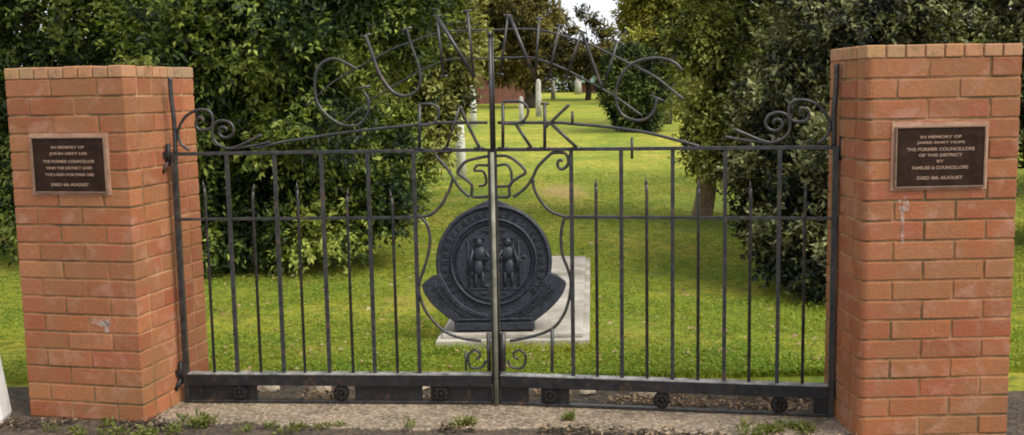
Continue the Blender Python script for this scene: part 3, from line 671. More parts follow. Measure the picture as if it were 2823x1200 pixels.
# ------------------------------------------------------------------ foliage
def leaf_mesh(P, A, Nn, ln, wd, fold=0.25):
    """rhombic leaves: base P, axis A, normal Nn, length ln, width wd"""
    S = np.cross(A, Nn); S = unit(S); n = len(P)
    ln = ln[:, None]; wd = wd[:, None]
    base = P; tip = P + A*ln - Nn*ln*0.12; mid = P + A*ln*0.45 - Nn*wd*0.0
    l = mid + S*wd*0.5 + Nn*wd*fold; r = mid - S*wd*0.5 + Nn*wd*fold
    V = np.stack([base, r, tip, l], 1).reshape(-1, 3)
    i = 4*np.arange(n)
    F = np.concatenate([np.stack([i, i+1, i+2], -1), np.stack([i, i+2, i+3], -1)])
    return V, F
def crown(name, blobs, ntw, per, ln, wd, m, parent=None, seed=1, twig=0.22, gap=0.42, gs=1.7, droop=0.15, zmin=0.03, lump=0.22, up=0.35, inner=0.25, tone_bias=0.03):
    g = np.random.default_rng(seed); B = np.array(blobs, float)
    vol = B[:, 3]*B[:, 4] + B[:, 4]*B[:, 5] + B[:, 3]*B[:, 5]; pr = vol/vol.sum()
    idx = g.choice(len(B), ntw, p=pr); d = unit(g.normal(size=(ntw, 3)))
    c = B[idx, :3]; rr = B[idx, 3:6]
    s = 1 - 0.45*g.random(ntw)**2.0
    deep = g.random(ntw) < inner; s[deep] = g.uniform(0.3, 0.75, deep.sum())
    s = s*(1 + lump*2*(vnoise(d*2.2+idx[:, None]*5.1+40, seed)-0.5) + lump*0.8*(vnoise(d*5+idx[:, None]*3.3+60, seed+1)-0.5))
    T = c + d*rr*s[:, None]
    keep = (vnoise(T*gs+31.7, seed+2)*0.65+vnoise(T*gs*2.3+11.7, seed+9)*0.35 > gap) | deep
    # outer shell of the union only
    for k in range(len(B)):
        q = (T-B[k, :3])/B[k, 3:6]; ins = (np.einsum('ij,ij->i', q, q) < 0.45) & (idx != k) & (~deep); keep &= ~ins
    keep &= T[:, 2] > zmin
    T = T[keep]; d = d[keep]; n = len(T)
    ax = unit(d*0.9 + g.normal(size=(n, 3))*0.45 + np.array([0, 0, up]))
    k = per; TT = np.repeat(T, k, 0); AX = np.repeat(ax, k, 0); q = np.tile(np.linspace(0, 1, k), n)[:, None]
    P = TT + AX*(q-0.3)*twig + g.normal(size=(n*k, 3))*twig*0.10
    rad = g.normal(size=(n*k, 3)); rad = unit(rad - AX*np.einsum('ij,ij->i', rad, AX)[:, None])
    A = unit(AX*(0.25+0.75*q) + rad*(1.05-0.5*q) + np.array([0, 0, -droop]))
    up3 = unit(AX*0.8 + np.array([0, 0, 0.7]) + g.normal(size=(n*k, 3))*0.35)
    Nn = unit(up3 - A*np.einsum('ij,ij->i', up3, A)[:, None])
    sz = g.uniform(0.65, 1.2, n*k)
    V, F = leaf_mesh(P, A, Nn, ln*sz, wd*sz*g.uniform(0.8, 1.15, n*k))
    clump = vnoise(T*gs*1.3+91.3, seed+21); tw = 0.75*(clump-0.5) + 0.10*g.normal(size=n)
    tone = np.clip(0.50 + tone_bias + np.repeat(tw, k) + 0.22*(q[:, 0]-0.5) + 0.10*g.normal(size=n*k), 0, 1)  # painted light and shade: bright tips and clumps against dark ones, plus random variation
    me = mesh_np(name, V, F); at_ = me.attributes.new('tone', 'FLOAT', 'POINT'); at_.data.foreach_set('value', np.repeat(tone, 4).astype(np.float32))
    return link(name, me, m, parent)
def trunk_part(parent, base, top, r0, r1, limbs, m, name='trunk', seed=0):
    r = random.Random(seed); mb = MB(); P = []
    for i in range(7):
        q = i/6; P.append([base[j]+(top[j]-base[j])*q + (r.uniform(-1, 1)*r0*0.5 if 0 < i < 6 and j < 2 else 0) for j in range(3)])
    mb.tube(smooth_curve(P, 3), r0, 9, r1=r1)
    for (q, end, rr) in limbs:
        s = [base[j]+(top[j]-base[j])*q for j in range(3)]
        md = [(s[j]+end[j])/2 + r.uniform(-0.08, 0.08) for j in range(3)]
        mb.tube(smooth_curve([s, md, end], 5), rr, 7, r1=rr*0.35)
    return mb.build(name, m, parent)
def tree(name, label, cat, base, blobs, mat, trunk=None, group=None, bark='twig', **kw):
    t = thing(name, label, cat, base, 0, group)
    B = [(x-base[0], y-base[1], z-base[2], a, b, c) for x, y, z, a, b, c in blobs]
    crown('crown', B, m=M[mat], parent=t, zmin=0.02, **kw)
    if trunk:
        top, r0, limbs = trunk
        top = tuple(top[i]-base[i] for i in range(3)); limbs = [(q, tuple(e[i]-base[i] for i in range(3)), rr) for q, e, rr in limbs]
        trunk_part(t, (0, 0, -0.05), top, r0, r0*0.45, limbs, M[bark])
    return t
# left laurels
tree('laurel_bush', 'big glossy green laurel filling the view behind the left gate leaf', 'bush', (-2.0, 9.5, 0),
     [(-2.35, 9.75, 0.80, 1.10, 0.95, 0.85), (-1.75, 9.35, 1.35, 0.80, 0.85, 0.75), (-2.3, 9.1, 2.2, 1.25, 1.0, 0.95), (-1.5, 9.7, 2.45, 0.92, 0.9, 1.0), (-1.9, 9.3, 3.5, 1.5, 1.2, 1.0), (-1.38, 9.45, 0.55, 0.50, 0.6, 0.40), (-1.3, 9.7, 1.15, 0.58, 0.6, 0.45), (-2.7, 9.0, 1.45, 0.5, 0.6, 0.42), (-2.6, 9.1, 0.38, 0.7, 0.6, 0.45), (-1.80, 9.0, 0.36, 0.55, 0.5, 0.42), (-1.22, 9.3, 0.50, 0.40, 0.45, 0.40), (-1.12, 9.6, 1.05, 0.40, 0.5, 0.42)],
     'laurel', ((-2.0, 9.7, 3.2), 0.10, [(0.3, (-1.4, 9.6, 2.2), 0.04), (0.4, (-2.7, 9.6, 2.6), 0.04), (0.5, (-1.6, 9.9, 3.3), 0.035)]),
     ntw=29000, per=9, ln=0.066, wd=0.030, tone_bias=0.02, seed=11, twig=0.18, gap=0.54, gs=2.0, lump=0.42, inner=0.3)
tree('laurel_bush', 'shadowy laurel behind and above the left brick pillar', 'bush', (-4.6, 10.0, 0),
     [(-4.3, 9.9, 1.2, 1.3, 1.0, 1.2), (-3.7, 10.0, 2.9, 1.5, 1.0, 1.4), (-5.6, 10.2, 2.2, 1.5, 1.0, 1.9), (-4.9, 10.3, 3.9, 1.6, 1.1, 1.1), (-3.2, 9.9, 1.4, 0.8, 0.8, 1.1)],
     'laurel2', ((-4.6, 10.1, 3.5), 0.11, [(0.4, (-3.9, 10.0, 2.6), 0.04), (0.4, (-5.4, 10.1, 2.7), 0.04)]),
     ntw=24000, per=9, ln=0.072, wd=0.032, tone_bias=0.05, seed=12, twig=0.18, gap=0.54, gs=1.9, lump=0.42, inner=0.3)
tree('olive_tree', 'lighter olive green tree with yellowish leaves at the right edge of the laurel', 'tree', (-1.5, 12.3, 0),
     [(-0.98, 11.9, 1.75, 0.42, 0.5, 0.55), (-0.80, 12.0, 2.4, 0.58, 0.6, 0.85), (-0.9, 12.2, 3.5, 0.75, 0.7, 0.8), (-1.25, 11.8, 1.25, 0.34, 0.5, 0.36), (-0.72, 11.8, 1.62, 0.26, 0.4, 0.26), (-0.62, 11.9, 2.0, 0.28, 0.4, 0.42), (-0.98, 11.6, 1.02, 0.30, 0.4, 0.32), (-0.85, 11.7, 1.35, 0.28, 0.4, 0.26)],
     'olive', ((-1.0, 12.2, 3.4), 0.05, [(0.45, (-0.7, 11.9, 2.3), 0.02), (0.4, (-1.2, 11.9, 2.2), 0.02)]),
     ntw=8500, per=7, ln=0.08, wd=0.034, seed=13, tone_bias=0.10, twig=0.2, gap=0.45, gs=3.0, lump=0.3)
# right side
tree('holly_tree', 'yellow green holly tree with a forked brown trunk behind the right gate leaf', 'tree', (2.28, 12.35, 0),
     [(2.75, 12.0, 3.3, 1.1, 0.9, 1.0), (2.55, 12.0, 2.15, 0.72, 0.8, 0.75), (2.62, 11.9, 1.35, 0.62, 0.7, 0.42), (3.5, 11.6, 1.8, 0.9, 0.9, 1.2), (3.1, 12.0, 4.3, 1.2, 0.9, 0.9), (2.15, 12.2, 3.0, 0.55, 0.6, 0.6), (2.55, 11.7, 1.0, 0.42, 0.5, 0.42), (3.1, 11.6, 1.1, 0.6, 0.7, 0.7), (2.05, 12.1, 2.2, 0.34, 0.5, 0.4), (2.18, 11.9, 1.18, 0.32, 0.4, 0.42), (2.30, 11.7, 0.82, 0.26, 0.3, 0.24), (2.62, 11.6, 0.72, 0.34, 0.4, 0.36), (2.12, 11.8, 0.95, 0.26, 0.3, 0.30), (2.9, 11.5, 0.45, 0.35, 0.4, 0.3)],
     'holly', ((2.42, 12.2, 2.4), 0.13, [(0.10, (2.75, 12.1, 1.7), 0.05), (0.30, (2.1, 12.3, 1.8), 0.045), (0.6, (2.9, 12.0, 3.0), 0.035)]), bark='bark',
     ntw=22000, per=9, ln=0.065, wd=0.032, seed=14, tone_bias=0.07, twig=0.16, gap=0.53, gs=2.3, lump=0.40)
tree('holly_bush', 'dark hanging holly foliage between the middle and the right brick pillar', 'bush', (2.7, 8.4, 0),
     [(2.55, 8.5, 1.35, 0.62, 0.6, 0.45), (2.50, 8.4, 0.75, 0.46, 0.5, 0.52), (2.75, 8.6, 0.45, 0.55, 0.6, 0.45), (2.95, 8.8, 2.0, 0.75, 0.7, 0.6), (3.3, 8.7, 1.2, 0.8, 0.8, 1.0), (2.12, 8.3, 1.22, 0.26, 0.3, 0.20), (2.30, 7.4, 0.30, 0.32, 0.5, 0.34), (2.05, 7.9, 0.75, 0.22, 0.3, 0.16), (2.6, 7.6, 0.8, 0.5, 0.5, 0.6), (2.10, 8.0, 0.50, 0.34, 0.4, 0.38), (2.28, 7.6, 0.26, 0.34, 0.4, 0.26), (1.98, 8.2, 0.98, 0.28, 0.3, 0.26)],
     'dark', ((2.75, 8.6, 1.9), 0.06, [(0.4, (2.45, 8.5, 1.4), 0.03), (0.5, (3.2, 8.6, 1.8), 0.03)]),
     ntw=20000, per=9, ln=0.055, wd=0.030, seed=15, tone_bias=0.0, twig=0.15, gap=0.52, gs=3.0, lump=0.36)
tree('evergreen_tree', 'dark evergreen with pale tips rising above the right brick pillar', 'tree', (5.2, 9.6, 0),
     [(4.6, 9.5, 2.5, 1.3, 0.9, 1.3), (5.8, 9.6, 1.6, 1.3, 0.9, 1.6), (4.9, 9.8, 3.8, 1.6, 1.0, 1.0), (4.0, 9.6, 1.3, 0.9, 0.9, 1.1)],
     'dark', ((5.1, 9.8, 3.4), 0.12, [(0.5, (4.3, 9.6, 2.7), 0.04), (0.5, (5.9, 9.7, 2.8), 0.04)]),
     ntw=15000, per=9, ln=0.065, wd=0.032, seed=16, twig=0.17, gap=0.53, gs=2.2, lump=0.40)
# in the park
gz = lambda y: float(ground_z(0, y))
tree('round_bush', 'rounded dark green bush on the lawn below the rusty tree', 'bush', (3.45, 30.0, gz(30)),
     [(3.55, 30.0, gz(30)+1.30, 0.92, 0.9, 0.85), (3.75, 30, gz(30)+0.50, 0.68, 0.8, 0.5), (3.5, 30, gz(30)+1.85, 0.7, 0.7, 0.5)],
     'far', None, ntw=6500, per=7, ln=0.12, wd=0.055, seed=17, tone_bias=-0.16, twig=0.28, gap=0.25, gs=1.6, lump=0.10)
tree('rusty_tree', 'rust and green tree standing right of the gap of sky', 'tree', (5.0, 33.0, gz(33)),
     [(4.55, 33, 3.3, 1.05, 1.0, 1.1), (5.3, 33.2, 3.0, 1.0, 1.0, 0.9), (4.7, 33.2, 5.0, 1.25, 1.1, 1.5), (5.6, 33.2, 5.2, 1.2, 1.0, 1.5), (4.25, 33, 4.3, 0.45, 0.8, 0.7)],
     'autumn', ((5.0, 33.2, 5.5), 0.15, [(0.35, (4.3, 33, 3.6), 0.06), (0.4, (5.6, 33, 3.6), 0.06), (0.6, (4.5, 33, 5.0), 0.05)]),
     ntw=8000, per=7, ln=0.17, wd=0.08, seed=18, twig=0.35, gap=0.44, gs=1.0)
tree('brown_conifer', 'large brown tinged conifer in the middle of the park', 'tree', (0.85, 45.0, gz(45)),
     [(0.05, 45, 4.7, 1.9, 1.8, 1.2), (-0.3, 45, 6.7, 2.3, 1.8, 1.5), (-0.6, 45, 3.3, 1.5, 1.4, 1.0), (0.9, 45, 3.2, 0.9, 1.0, 1.1), (1.2, 45, 3.5, 0.8, 0.8, 0.55), (0.95, 45, 2.3, 0.6, 0.6, 0.7), (-0.4, 45, 2.6, 0.7, 0.6, 0.7)],
     'conifer', ((0.7, 45, 7.2), 0.26, [(0.4, (2.2, 45, 4.2), 0.09), (0.45, (-1.2, 45, 4.0), 0.09), (0.6, (2.0, 45, 5.6), 0.08)]),
     ntw=11000, per=7, ln=0.21, wd=0.085, seed=19, twig=0.42, gap=0.42, gs=0.8)
tree('spreading_tree', 'dark spreading tree under the gap of sky', 'tree', (3.9, 52.0, gz(52)),
     [(3.7, 52, 3.0, 1.6, 1.1, 0.62), (2.5, 52, 3.2, 0.9, 0.9, 0.75), (5.0, 52, 3.1, 1.0, 1.0, 0.6), (2.4, 52, 4.2, 0.35, 0.3, 0.25), (4.7, 52, 4.3, 0.30, 0.3, 0.16), (3.1, 52, 4.5, 0.38, 0.3, 0.30), (4.3, 52, 4.9, 0.36, 0.3, 0.22), (3.6, 52, 5.3, 0.30, 0.3, 0.20), (2.6, 52, 5.0, 0.45, 0.3, 0.35)],
     'conifer', ((3.9, 52, 4.1), 0.16, [(0.6, (2.6, 52, 4.1), 0.05), (0.6, (5.0, 52, 4.2), 0.06), (0.7, (4.6, 52, 4.9), 0.03), (0.8, (3.1, 52, 4.8), 0.03), (0.95, (3.6, 52, 5.4), 0.03)]),
     ntw=3800, per=7, ln=0.2, wd=0.09, seed=20, twig=0.4, gap=0.42, gs=1.0)
hz = [(-7.5, 15.5, 6.0, 3.2), (-2.6, 15.0, 5.0, 2.0), (8.5, 14.5, 6.0, 3.0), (-9, 60, 4.0, 3.2), (-4.2, 64, 4.6, 3.4), (-0.6, 66, 3.6, 2.8), (12.5, 66, 4.4, 3.0), (12.5, 58, 4.6, 3.4), (17.5, 62, 4.4, 3.2), (-14, 62, 4.6, 3.2), (8.0, 47, 4.0, 2.4)]
desc = ['tall tree filling the view behind the shadowy left laurel', 'tree behind the big green laurel', 'tall tree behind the evergreen above the right pillar', 'far green tree left of the red brick house', 'far tree just behind the red brick house', 'far tree behind the brown conifer', 'far tree right of the small green roofed house',
        'far tree behind the holly tree', 'far tree at the right end of the park', 'far tree at the left end of the park', 'middle distance green tree behind the rusty tree']
for i, (x, y, h, r) in enumerate(hz):
    g = gz(y)
    tree('park_tree', desc[i], 'tree', (x, y, g), [(x, y, g+h*0.55, r, r*0.7, h*0.5), (x-r*0.35, y, g+h*0.85, r*0.7, r*0.6, h*0.4), (x+r*0.4, y, g+h*0.75, r*0.7, r*0.6, h*0.4)],
         'far' if i % 2 or i < 3 else 'autumn', ((x, y, g+h*0.8), 0.2, [(0.4, (x+r*0.4, y, g+h*0.7), 0.07)]), group='trees at the far side of the park',
         ntw=2600 if i > 2 else 6500, per=6 if i > 2 else 8, ln=0.26 if i > 2 else 0.14, wd=0.13 if i > 2 else 0.065, seed=30+i, twig=0.5 if i > 2 else 0.3, gap=0.36, gs=0.8)

for i, (x0, x1, y) in enumerate(((-22, -2, 72), (-2, 7, 74), (7, 24, 71))):
    g = gz(y); nb = int((x1-x0)/2.2)
    tree('hedge', ['clipped looking hedge closing the far left of the park', 'low far hedge seen below the spreading tree', 'far hedge closing the right of the park'][i], 'hedge', ((x0+x1)/2, y, g),
         [(x0+1.1+2.2*k, y, g+0.75, 1.5, 0.9, 0.95+0.25*((k*7) % 3)) for k in range(nb)], 'far', None, group='far hedges', ntw=420*nb, per=6, ln=0.24, wd=0.12, seed=50+i, twig=0.4, gap=0.3, gs=0.9)

# ------------------------------------------------------------------ houses, posts and small things in the park
def house(label, x0, x1, y0, y1, z0, zw, roofm, wins):
    t = thing('brick_house', label, 'house', (x0, y0, z0))
    w, d, h = x1-x0, y1-y0, zw-z0
    b = MB(); b.box((0, 0, -0.3), (w, d, h)); b.build('wall', M['house'], t)
    b = MB()
    v = [(-0.3, -0.4, h+0.001), (w+0.3, -0.4, h+0.001), (w+0.3, d+0.4, h+0.001), (-0.3, d+0.4, h+0.001), (0.8, d/2, h+1.5), (w-0.8, d/2, h+1.5)]
    q = [b.bm.verts.new(p) for p in v]
    for f in ((0, 1, 5, 4), (2, 3, 4, 5), (1, 2, 5), (3, 0, 4), (3, 2, 1, 0)): b.bm.faces.new([q[k] for k in f])
    b.build('roof', roofm, t)
    for (a, c, zz0, zz1) in wins:
        b = MB(); b.box((a, -0.05, zz0), (c, 0.02, zz1)); f = b.build('window', M['cream'], t)
        b = MB(); b.box((a+0.06, -0.07, zz0+0.06), ((a+c)/2-0.03, -0.0505, zz1-0.06)); b.box(((a+c)/2+0.03, -0.07, zz0+0.06), (c-0.06, -0.0505, zz1-0.06)); b.build('pane', M['glass'], f)
    return t
house('low red brick house with pale windows beyond the lawn, left of the conifer trunk', -6.0, 0.75, 49.5, 55, gz(49.5)-0.05, gz(49.5)+2.3, M['roof2'], [(2.5, 3.6, 0.8, 1.8)])
house('small pink brick house with a green roof at the far end of the lawn', 4.45, 9.0, 64, 68, gz(64)-0.05, gz(64)+0.62, M['roof'], [(1.6, 2.3, 0.1, 0.5)])
def post(x, y, w, h, label, lean=0.0):
    mt = M['white'] if y < 35 and w > 0.15 else M['greyish']
    b = MB(); z = gz(y)-0.05
    b.lathe([(w*0.62, 0), (w*0.56, h*0.5), (w*0.46, h*0.93), (w*0.30, h*0.985), (w*0.12, h)], (0, 0, 0), 14)
    o = b.build('white_post', mt); o.location = (x, y, z); o.rotation_euler = (0, lean, 0)
    tag(o, label, 'post', 'white posts on the park lawn')
post(-0.905, 18.6, 0.155, 1.13, 'nearest white tapered post on the lawn, left of the drop bolt')
post(-1.18, 33.0, 0.20, 1.42, 'white post half hidden behind the olive green leaves')
post(-1.14+0.0, 29.5, 0.10, 0.5, 'short white stub at the foot of the laurel') if False else None
def at(x, y, Y):   # direction of a sight line measured on the photograph, used once to place far things
    return x
post(1.05, 38.0, 0.19, 1.42, 'pale square shouldered post right of the iron letter R')
post(0.36, 33.0, 0.14, 1.0, 'slim pale post seen through the iron letter R')
post(2.25, 54.0, 0.20, 1.0, 'small far white post under the dark spreading tree')
post(3.95, 60.0, 0.34, 1.15, 'far white post beside the small pink house')
b = MB(); b.tube([(0, 0, 0), (0, 0, 1.35)], 0.03, 8); b.box((-0.16, -0.03, 0.95), (0.16, 0.0, 1.45)); o1 = b.build('park_sign', M['blue']); o1.location = (5.0, 58.0, gz(58)); tag(o1, 'small navy sign with white bands at the left edge of the round bush', 'sign')
b = MB()
for z in (1.04, 1.26): b.box((-0.12, -0.036, z), (0.12, -0.0305, z+0.11))
b.build('sign_band', M['white'], o1)
# white post in the foreground at the left edge
b = MB(); b.prism([(-0.10, -0.09), (0.09, -0.10), (0.10, 0.09), (-0.09, 0.10)], 0, 0.56)
for v in b.bm.verts:
    if v.co.z > 0.3: v.co.x *= 0.72; v.co.y *= 0.72
o = b.build('white_kerb_post', M['white'], None, 0.03); o.location = (-2.56, 4.86, -0.01); o.rotation_euler = (0, math.radians(-3), 0.2); tag(o, 'weathered white post cut by the left edge of the photo, beside the left brick pillar', 'post')

# ------------------------------------------------------------------ grass, weeds, litter, rubble
def blades(name, n, region, hfun, w, m, seed, dens=None, lean=0.5):
    g = np.random.default_rng(seed); P = region(g, n)
    if dens is not None: P = P[dens(P, g)]
    n = len(P); z = ground_z(P[:, 0], P[:, 1]) + (vnoise(np.stack([P[:, 0]*0.9, P[:, 1]*0.9, P[:, 0]*0], -1), 3)-0.5)*0.05*np.clip((P[:, 1]-5.6)/2, 0, 1) - 0.02
    base = np.stack([P[:, 0], P[:, 1], z], -1); h = hfun(P, g)[:, None]
    a = g.uniform(0, 2*np.pi, n); S = np.stack([np.cos(a), np.sin(a), a*0], -1)*w*(0.6+0.4*g.random((n, 1)))*(1+0.05*P[:, 1:2])
    ld = unit(g.normal(size=(n, 3))*np.array([1, 1, 0])+1e-6)*lean*g.random((n, 1))
    mid = base + np.array([0, 0, 1.0])*h*0.55 + ld*h*0.25; tip = base + np.array([0, 0, 1.0])*h*0.95 + ld*h
    V = np.stack([base-S/2, base+S/2, mid+S*0.35, tip, mid-S*0.35], 1).reshape(-1, 3); i = 5*np.arange(n)
    F = np.concatenate([np.stack([i, i+1, i+2], -1), np.stack([i, i+2, i+4], -1), np.stack([i+4, i+2, i+3], -1)])
    o = link(name, mesh_np(name, V, F), m); tag(o, kind='stuff'); return o
def reg_lawn(g, n):
    y = 5.42 + (22-5.42)*g.random(n)**1.9; hw = 0.6*y+0.6; x = g.uniform(-1, 1, n)*hw
    return np.stack([x, y], -1)
def d_lawn(P, g):
    x, y = P[:, 0], P[:, 1]
    slab = (y > 6.08) & (y < 9.22) & (x > -0.48+0.075*(y-6.1)) & (x < 0.46+0.08*(y-6.1))
    bare = (((x-0.8)*2.0)**2+((y-15.9)*0.62)**2 < 1.0) & (g.random(len(x)) < 0.8)
    pl = ((x < -1.3) & (y < 5.55)) | ((x > 1.45) & (y < 5.2))
    return ~(slab | bare | pl)
def h_lawn(P, g):
    k = vnoise(np.stack([P[:, 0]*1.5, P[:, 1]*1.5, P[:, 0]*0], -1), 8)
    near = np.clip(1-(P[:, 1]-5.4)/1.2, 0, 1)
    return (0.010+0.016*k+0.018*near*(0.3+k))*(0.6+0.6*g.random(len(P)))
go = blades('grass', 230000, reg_lawn, h_lawn, 0.0055, M['grassm'], 5, d_lawn)
go['label'] = 'rough mown yellow green lawn grass'; go['category'] = 'grass'
# long grass round the slab, in front of it and at the foot of the hedges
def reg_edge(g, n):
    k = g.integers(0, 4, n); t = g.random(n); x = np.zeros(n); y = np.zeros(n)
    a = k == 0; x[a] = -0.50+0.98*t[a]; y[a] = 6.06-0.03*t[a]
    a = k == 1; x[a] = 0.475+0.24*t[a]; y[a] = 6.1+3.1*t[a]
    a = k == 2; x[a] = 1.0+2.0*t[a]; y[a] = 6.9+g.normal(size=a.sum())*0.5
    a = k == 3; x[a] = -1.6+3.1*t[a]; y[a] = 5.45+g.random(a.sum())*0.12-0.19*np.clip(x[a], 0, 2)
    return np.stack([x+g.normal(size=n)*0.02, y+g.normal(size=n)*0.025], -1)
ge = blades('long_grass', 4200, reg_edge, lambda P, g: 0.03+0.055*g.random(len(P)), 0.006, M['grassm'], 6, lambda P, g: vnoise(np.stack([P[:, 0]*6, P[:, 1]*2, P[:, 0]*0], -1), 12)+0.25*g.random(len(P)) > 0.45, 0.9)
ge['label'] = 'longer tufts of grass round the slab and behind the gate'; ge['category'] = 'grass'
def clover(n, seed):
    g = np.random.default_rng(seed); P2 = reg_lawn(g, n); P2 = P2[d_lawn(P2, g)]
    P2 = P2[P2[:, 1] < 19]; k = vnoise(np.stack([P2[:, 0]*2.6, P2[:, 1]*2.6, P2[:, 0]*0], -1), 33); P2 = P2[k+0.5*g.random(len(k)) > 0.62]; n = len(P2)
    z = (vnoise(np.stack([P2[:, 0]*0.9, P2[:, 1]*0.9, P2[:, 0]*0], -1), 3)-0.5)*0.05*np.clip((P2[:, 1]-5.6)/2, 0, 1) - 0.008
    P = np.stack([P2[:, 0], P2[:, 1], z+0.014+0.03*g.random(n)**2], -1); a = g.uniform(0, 6.283, n)
    A = unit(np.stack([np.cos(a), np.sin(a), 0.25+g.normal(size=n)*0.35], -1)); u3 = unit(np.array([0, -0.2, 1.0])+g.normal(size=(n, 3))*0.45)
    Nn = unit(u3-A*np.einsum('ij,ij->i', u3, A)[:, None]); L = g.uniform(0.006, 0.017, n)*(1+0.06*P2[:, 1])
    V, F = leaf_mesh(P, A, Nn, L, L*0.7); o = link('clover', mesh_np('clover', V, F), M['clover']); tag(o, 'low clover and broad leaved weeds all through the lawn', 'clover', None, 'stuff')
clover(300000, 44)
def weed(x, y, r, h, n, label, seed, z=0.0, m='weed', sx=1.6):
    g = np.random.default_rng(seed); k = max(5, n//12)
    cx = g.normal(size=(k, 2))*np.array([r*sx, r*0.6])*0.55; hh = h*(0.3+0.9*g.random(k)); n = n*3
    i = g.integers(0, k, n); a = g.uniform(0, 2*np.pi, n); q = g.random(n)*r*0.35
    P = np.stack([cx[i, 0]+np.cos(a)*q, cx[i, 1]+np.sin(a)*q, g.random(n)*hh[i]], -1)
    A = unit(np.stack([np.cos(a), np.sin(a), 0.1+1.3*g.random(n)], -1)+g.normal(size=(n, 3))*0.35); up3 = unit(np.array([0, 0, 1.0])+g.normal(size=(n, 3))*0.5)
    Nn = unit(up3-A*np.einsum('ij,ij->i', up3, A)[:, None]); L = (0.25+0.55*g.random(n))*r*0.55
    V, F = leaf_mesh(P, A, Nn, L, L*0.42)
    o = link('weed', mesh_np('weed', V, F), M[m]); o.location = (x, y, z); tag(o, label, 'weed', 'weeds along the front of the threshold'); return o
weed(-1.52, 4.72, 0.09, 0.05, 70, 'leafy weed at the right foot of the left brick pillar', 1)
weed(-1.25, 4.66, 0.06, 0.025, 26, 'low weed at the left end of the concrete threshold', 2)
weed(-1.86, 4.63, 0.09, 0.04, 60, 'weed in front of the left brick pillar, right of centre', 3)
weed(-2.12, 4.68, 0.05, 0.03, 26, 'small weed against the front of the left brick pillar', 4)
weed(-1.66, 4.61, 0.08, 0.03, 60, 'flat weed just left of the pillar foot weed', 5)
weed(-0.30, 4.615, 0.085, 0.035, 70, 'tuft in front of the threshold, left of the drop bolt', 6)
weed(-0.86, 4.66, 0.06, 0.02, 40, 'small tuft below the middle of the left gate leaf', 10)
weed(-1.02, 4.63, 0.08, 0.02, 30, 'spreading flat weed before the left half of the threshold', 21)
weed(0.255, 4.72, 0.07, 0.04, 50, 'dry tuft growing through the threshold right of the drop bolt', 7, sx=0.8)
weed(1.225, 4.46, 0.10, 0.055, 110, 'largest tuft, in front of the right end of the threshold', 8)
o = weed(-1.77, 4.98, 0.075, 0.035, 50, 'leafy sprig growing on top of the left brick pillar', 9, 1.690, sx=1.2); del o['group']
# rubble behind the slot of the gates, and leaf litter
def stone(x, y, r, sq, seed, label, m='stone'):
    g = random.Random(seed); mb = MB(); bmesh.ops.create_icosphere(mb.bm, subdivisions=2, radius=1)
    for v in mb.bm.verts:
        p = v.co.copy(); k = 1+0.22*math.sin(p.x*3+seed)+0.18*math.sin(p.y*4+seed*2)+g.uniform(-0.06, 0.06)
        v.co = Vector((p.x*r*k, p.y*r*0.7*k, max(p.z, -0.3)*r*sq*k))
    o = mb.build('rubble_stone', M[m]); o.location = (x, y, 0.01); o.rotation_euler = (0, 0, g.uniform(-0.4, 0.4)); tag(o, label, 'stone', 'stones behind the gate bottoms'); return o
stone(-1.33, 5.34, 0.10, 0.55, 1, 'pale stone seen under the left end of the left gate leaf')
stone(-1.02, 5.30, 0.075, 0.75, 2, 'brownish stone under the left gate leaf, second from the pillar')
stone(-0.50, 5.26, 0.055, 0.7, 3, 'small brown stone under the left gate leaf nearest the drop bolt')
stone(0.37, 5.12, 0.035, 0.6, 4, 'small pale stone under the right gate leaf nearest the drop bolt')
stone(0.66, 5.08, 0.05, 0.7, 5, 'tan stone left of the middle rosette of the right gate leaf')
b = MB(); b.prism([(0.74, 5.07), (1.46, 4.93), (1.50, 5.10), (1.1, 5.30), (0.78, 5.27)], -0.01, 0.022); o = b.build('concrete_pad', M['concrete'], None, 0.004); tag(o, 'worn pale concrete pad behind the right end of the right gate leaf', 'concrete pad')
def litter(name, n, reg, m, seed, ln, label, z=0.006):
    g = np.random.default_rng(seed); P2 = reg(g, n); P = np.stack([P2[:, 0], P2[:, 1], z+g.random(n)*0.014], -1)
    a = g.uniform(0, 2*np.pi, n); A = unit(np.stack([np.cos(a), np.sin(a), g.normal(size=n)*0.25], -1))
    up3 = unit(np.array([0, 0, 1.0])+g.normal(size=(n, 3))*0.25); Nn = unit(up3-A*np.einsum('ij,ij->i', up3, A)[:, None])
    L = ln*g.uniform(0.5, 1.3, n); V, F = leaf_mesh(P, A, Nn, L, L*0.5)
    o = link(name, mesh_np(name, V, F), m); tag(o, label, 'leaf litter', None, 'stuff')
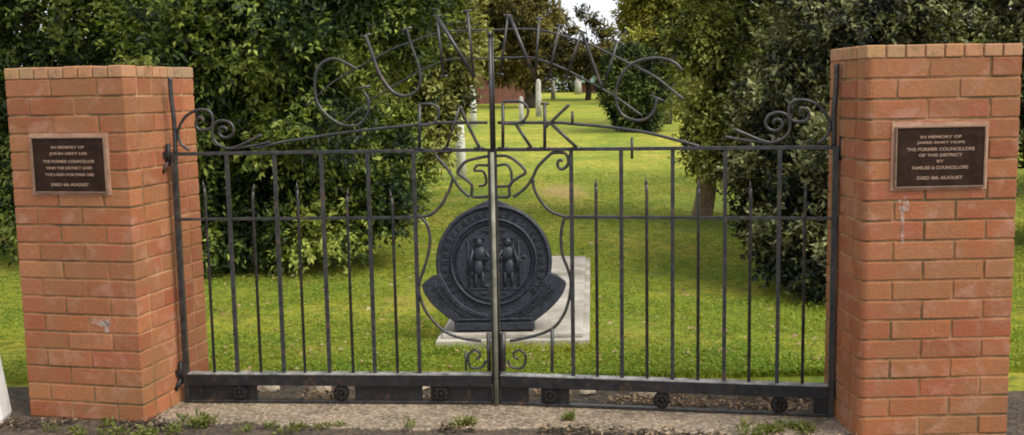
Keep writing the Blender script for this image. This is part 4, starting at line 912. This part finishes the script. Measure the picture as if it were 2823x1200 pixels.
def reg_l(g, n):
    x = g.uniform(-1.6, 1.45, n); y = 5.04 - 0.19*np.clip(x, 0, 2) + np.abs(g.normal(size=n))*0.10; k = vnoise(np.stack([x*5, y*5, x*0], -1), 4) > 0.5
    return np.stack([x, y], -1)[k]
def wrap(reg):
    def f(g, n):
        P = reg(g, n*2)
        while len(P) < n: P = np.concatenate([P, reg(g, n)])
        return P[:n]
    return f
litter('leaf_litter', 700, wrap(reg_l), M['litter'], 3, 0.028, 'dead brown leaves drifted under the gates')
def reg_f(g, n):
    x = g.uniform(-2.5, 2.4, n); y = np.where(x < -0.1, 5.08-0.08*(x+1.655), 4.955-0.19*(x+0.09))-0.36+g.normal(size=n)*0.045
    k = vnoise(np.stack([x*4, y*3, x*0], -1), 14) > 0.42
    return np.stack([x, y], -1)[k]
litter('moss_crumbs', 2600, wrap(reg_f), M['soil'], 4, 0.022, 'dark crumbs and moss along the broken edge of the threshold', 0.002)
litter('leaf_litter', 420, wrap(reg_f), M['litter'], 8, 0.018, 'scraps of dead leaf in front of the pillars and threshold', 0.012)

def reg_lf(g, n):
    y = 5.6+9*g.random(n)**1.4; return np.stack([g.uniform(-0.34, 0.36, n)*y, y], -1)
g5 = np.random.default_rng(77); P2 = reg_lf(g5, 900); zz = ground_z(P2[:, 0], P2[:, 1]) + (vnoise(np.stack([P2[:, 0]*0.9, P2[:, 1]*0.9, P2[:, 0]*0], -1), 3)-0.5)*0.05*np.clip((P2[:, 1]-5.6)/2, 0, 1) + 0.018
P = np.stack([P2[:, 0], P2[:, 1], zz+0.01*g5.random(900)], -1); a = g5.uniform(0, 6.283, 900)
A = unit(np.stack([np.cos(a), np.sin(a), g5.normal(size=900)*0.3], -1)); u3 = unit(np.array([0, -0.3, 1.0])+g5.normal(size=(900, 3))*0.3); Nn = unit(u3-A*np.einsum('ij,ij->i', u3, A)[:, None])
L = g5.uniform(0.02, 0.05, 900); V, F = leaf_mesh(P, A, Nn, L, L*0.55)
o = link('fallen_leaves', mesh_np('fallen_leaves', V, F), M['litter']); tag(o, 'scattered fallen leaves lying on the lawn', 'leaf litter', None, 'stuff')
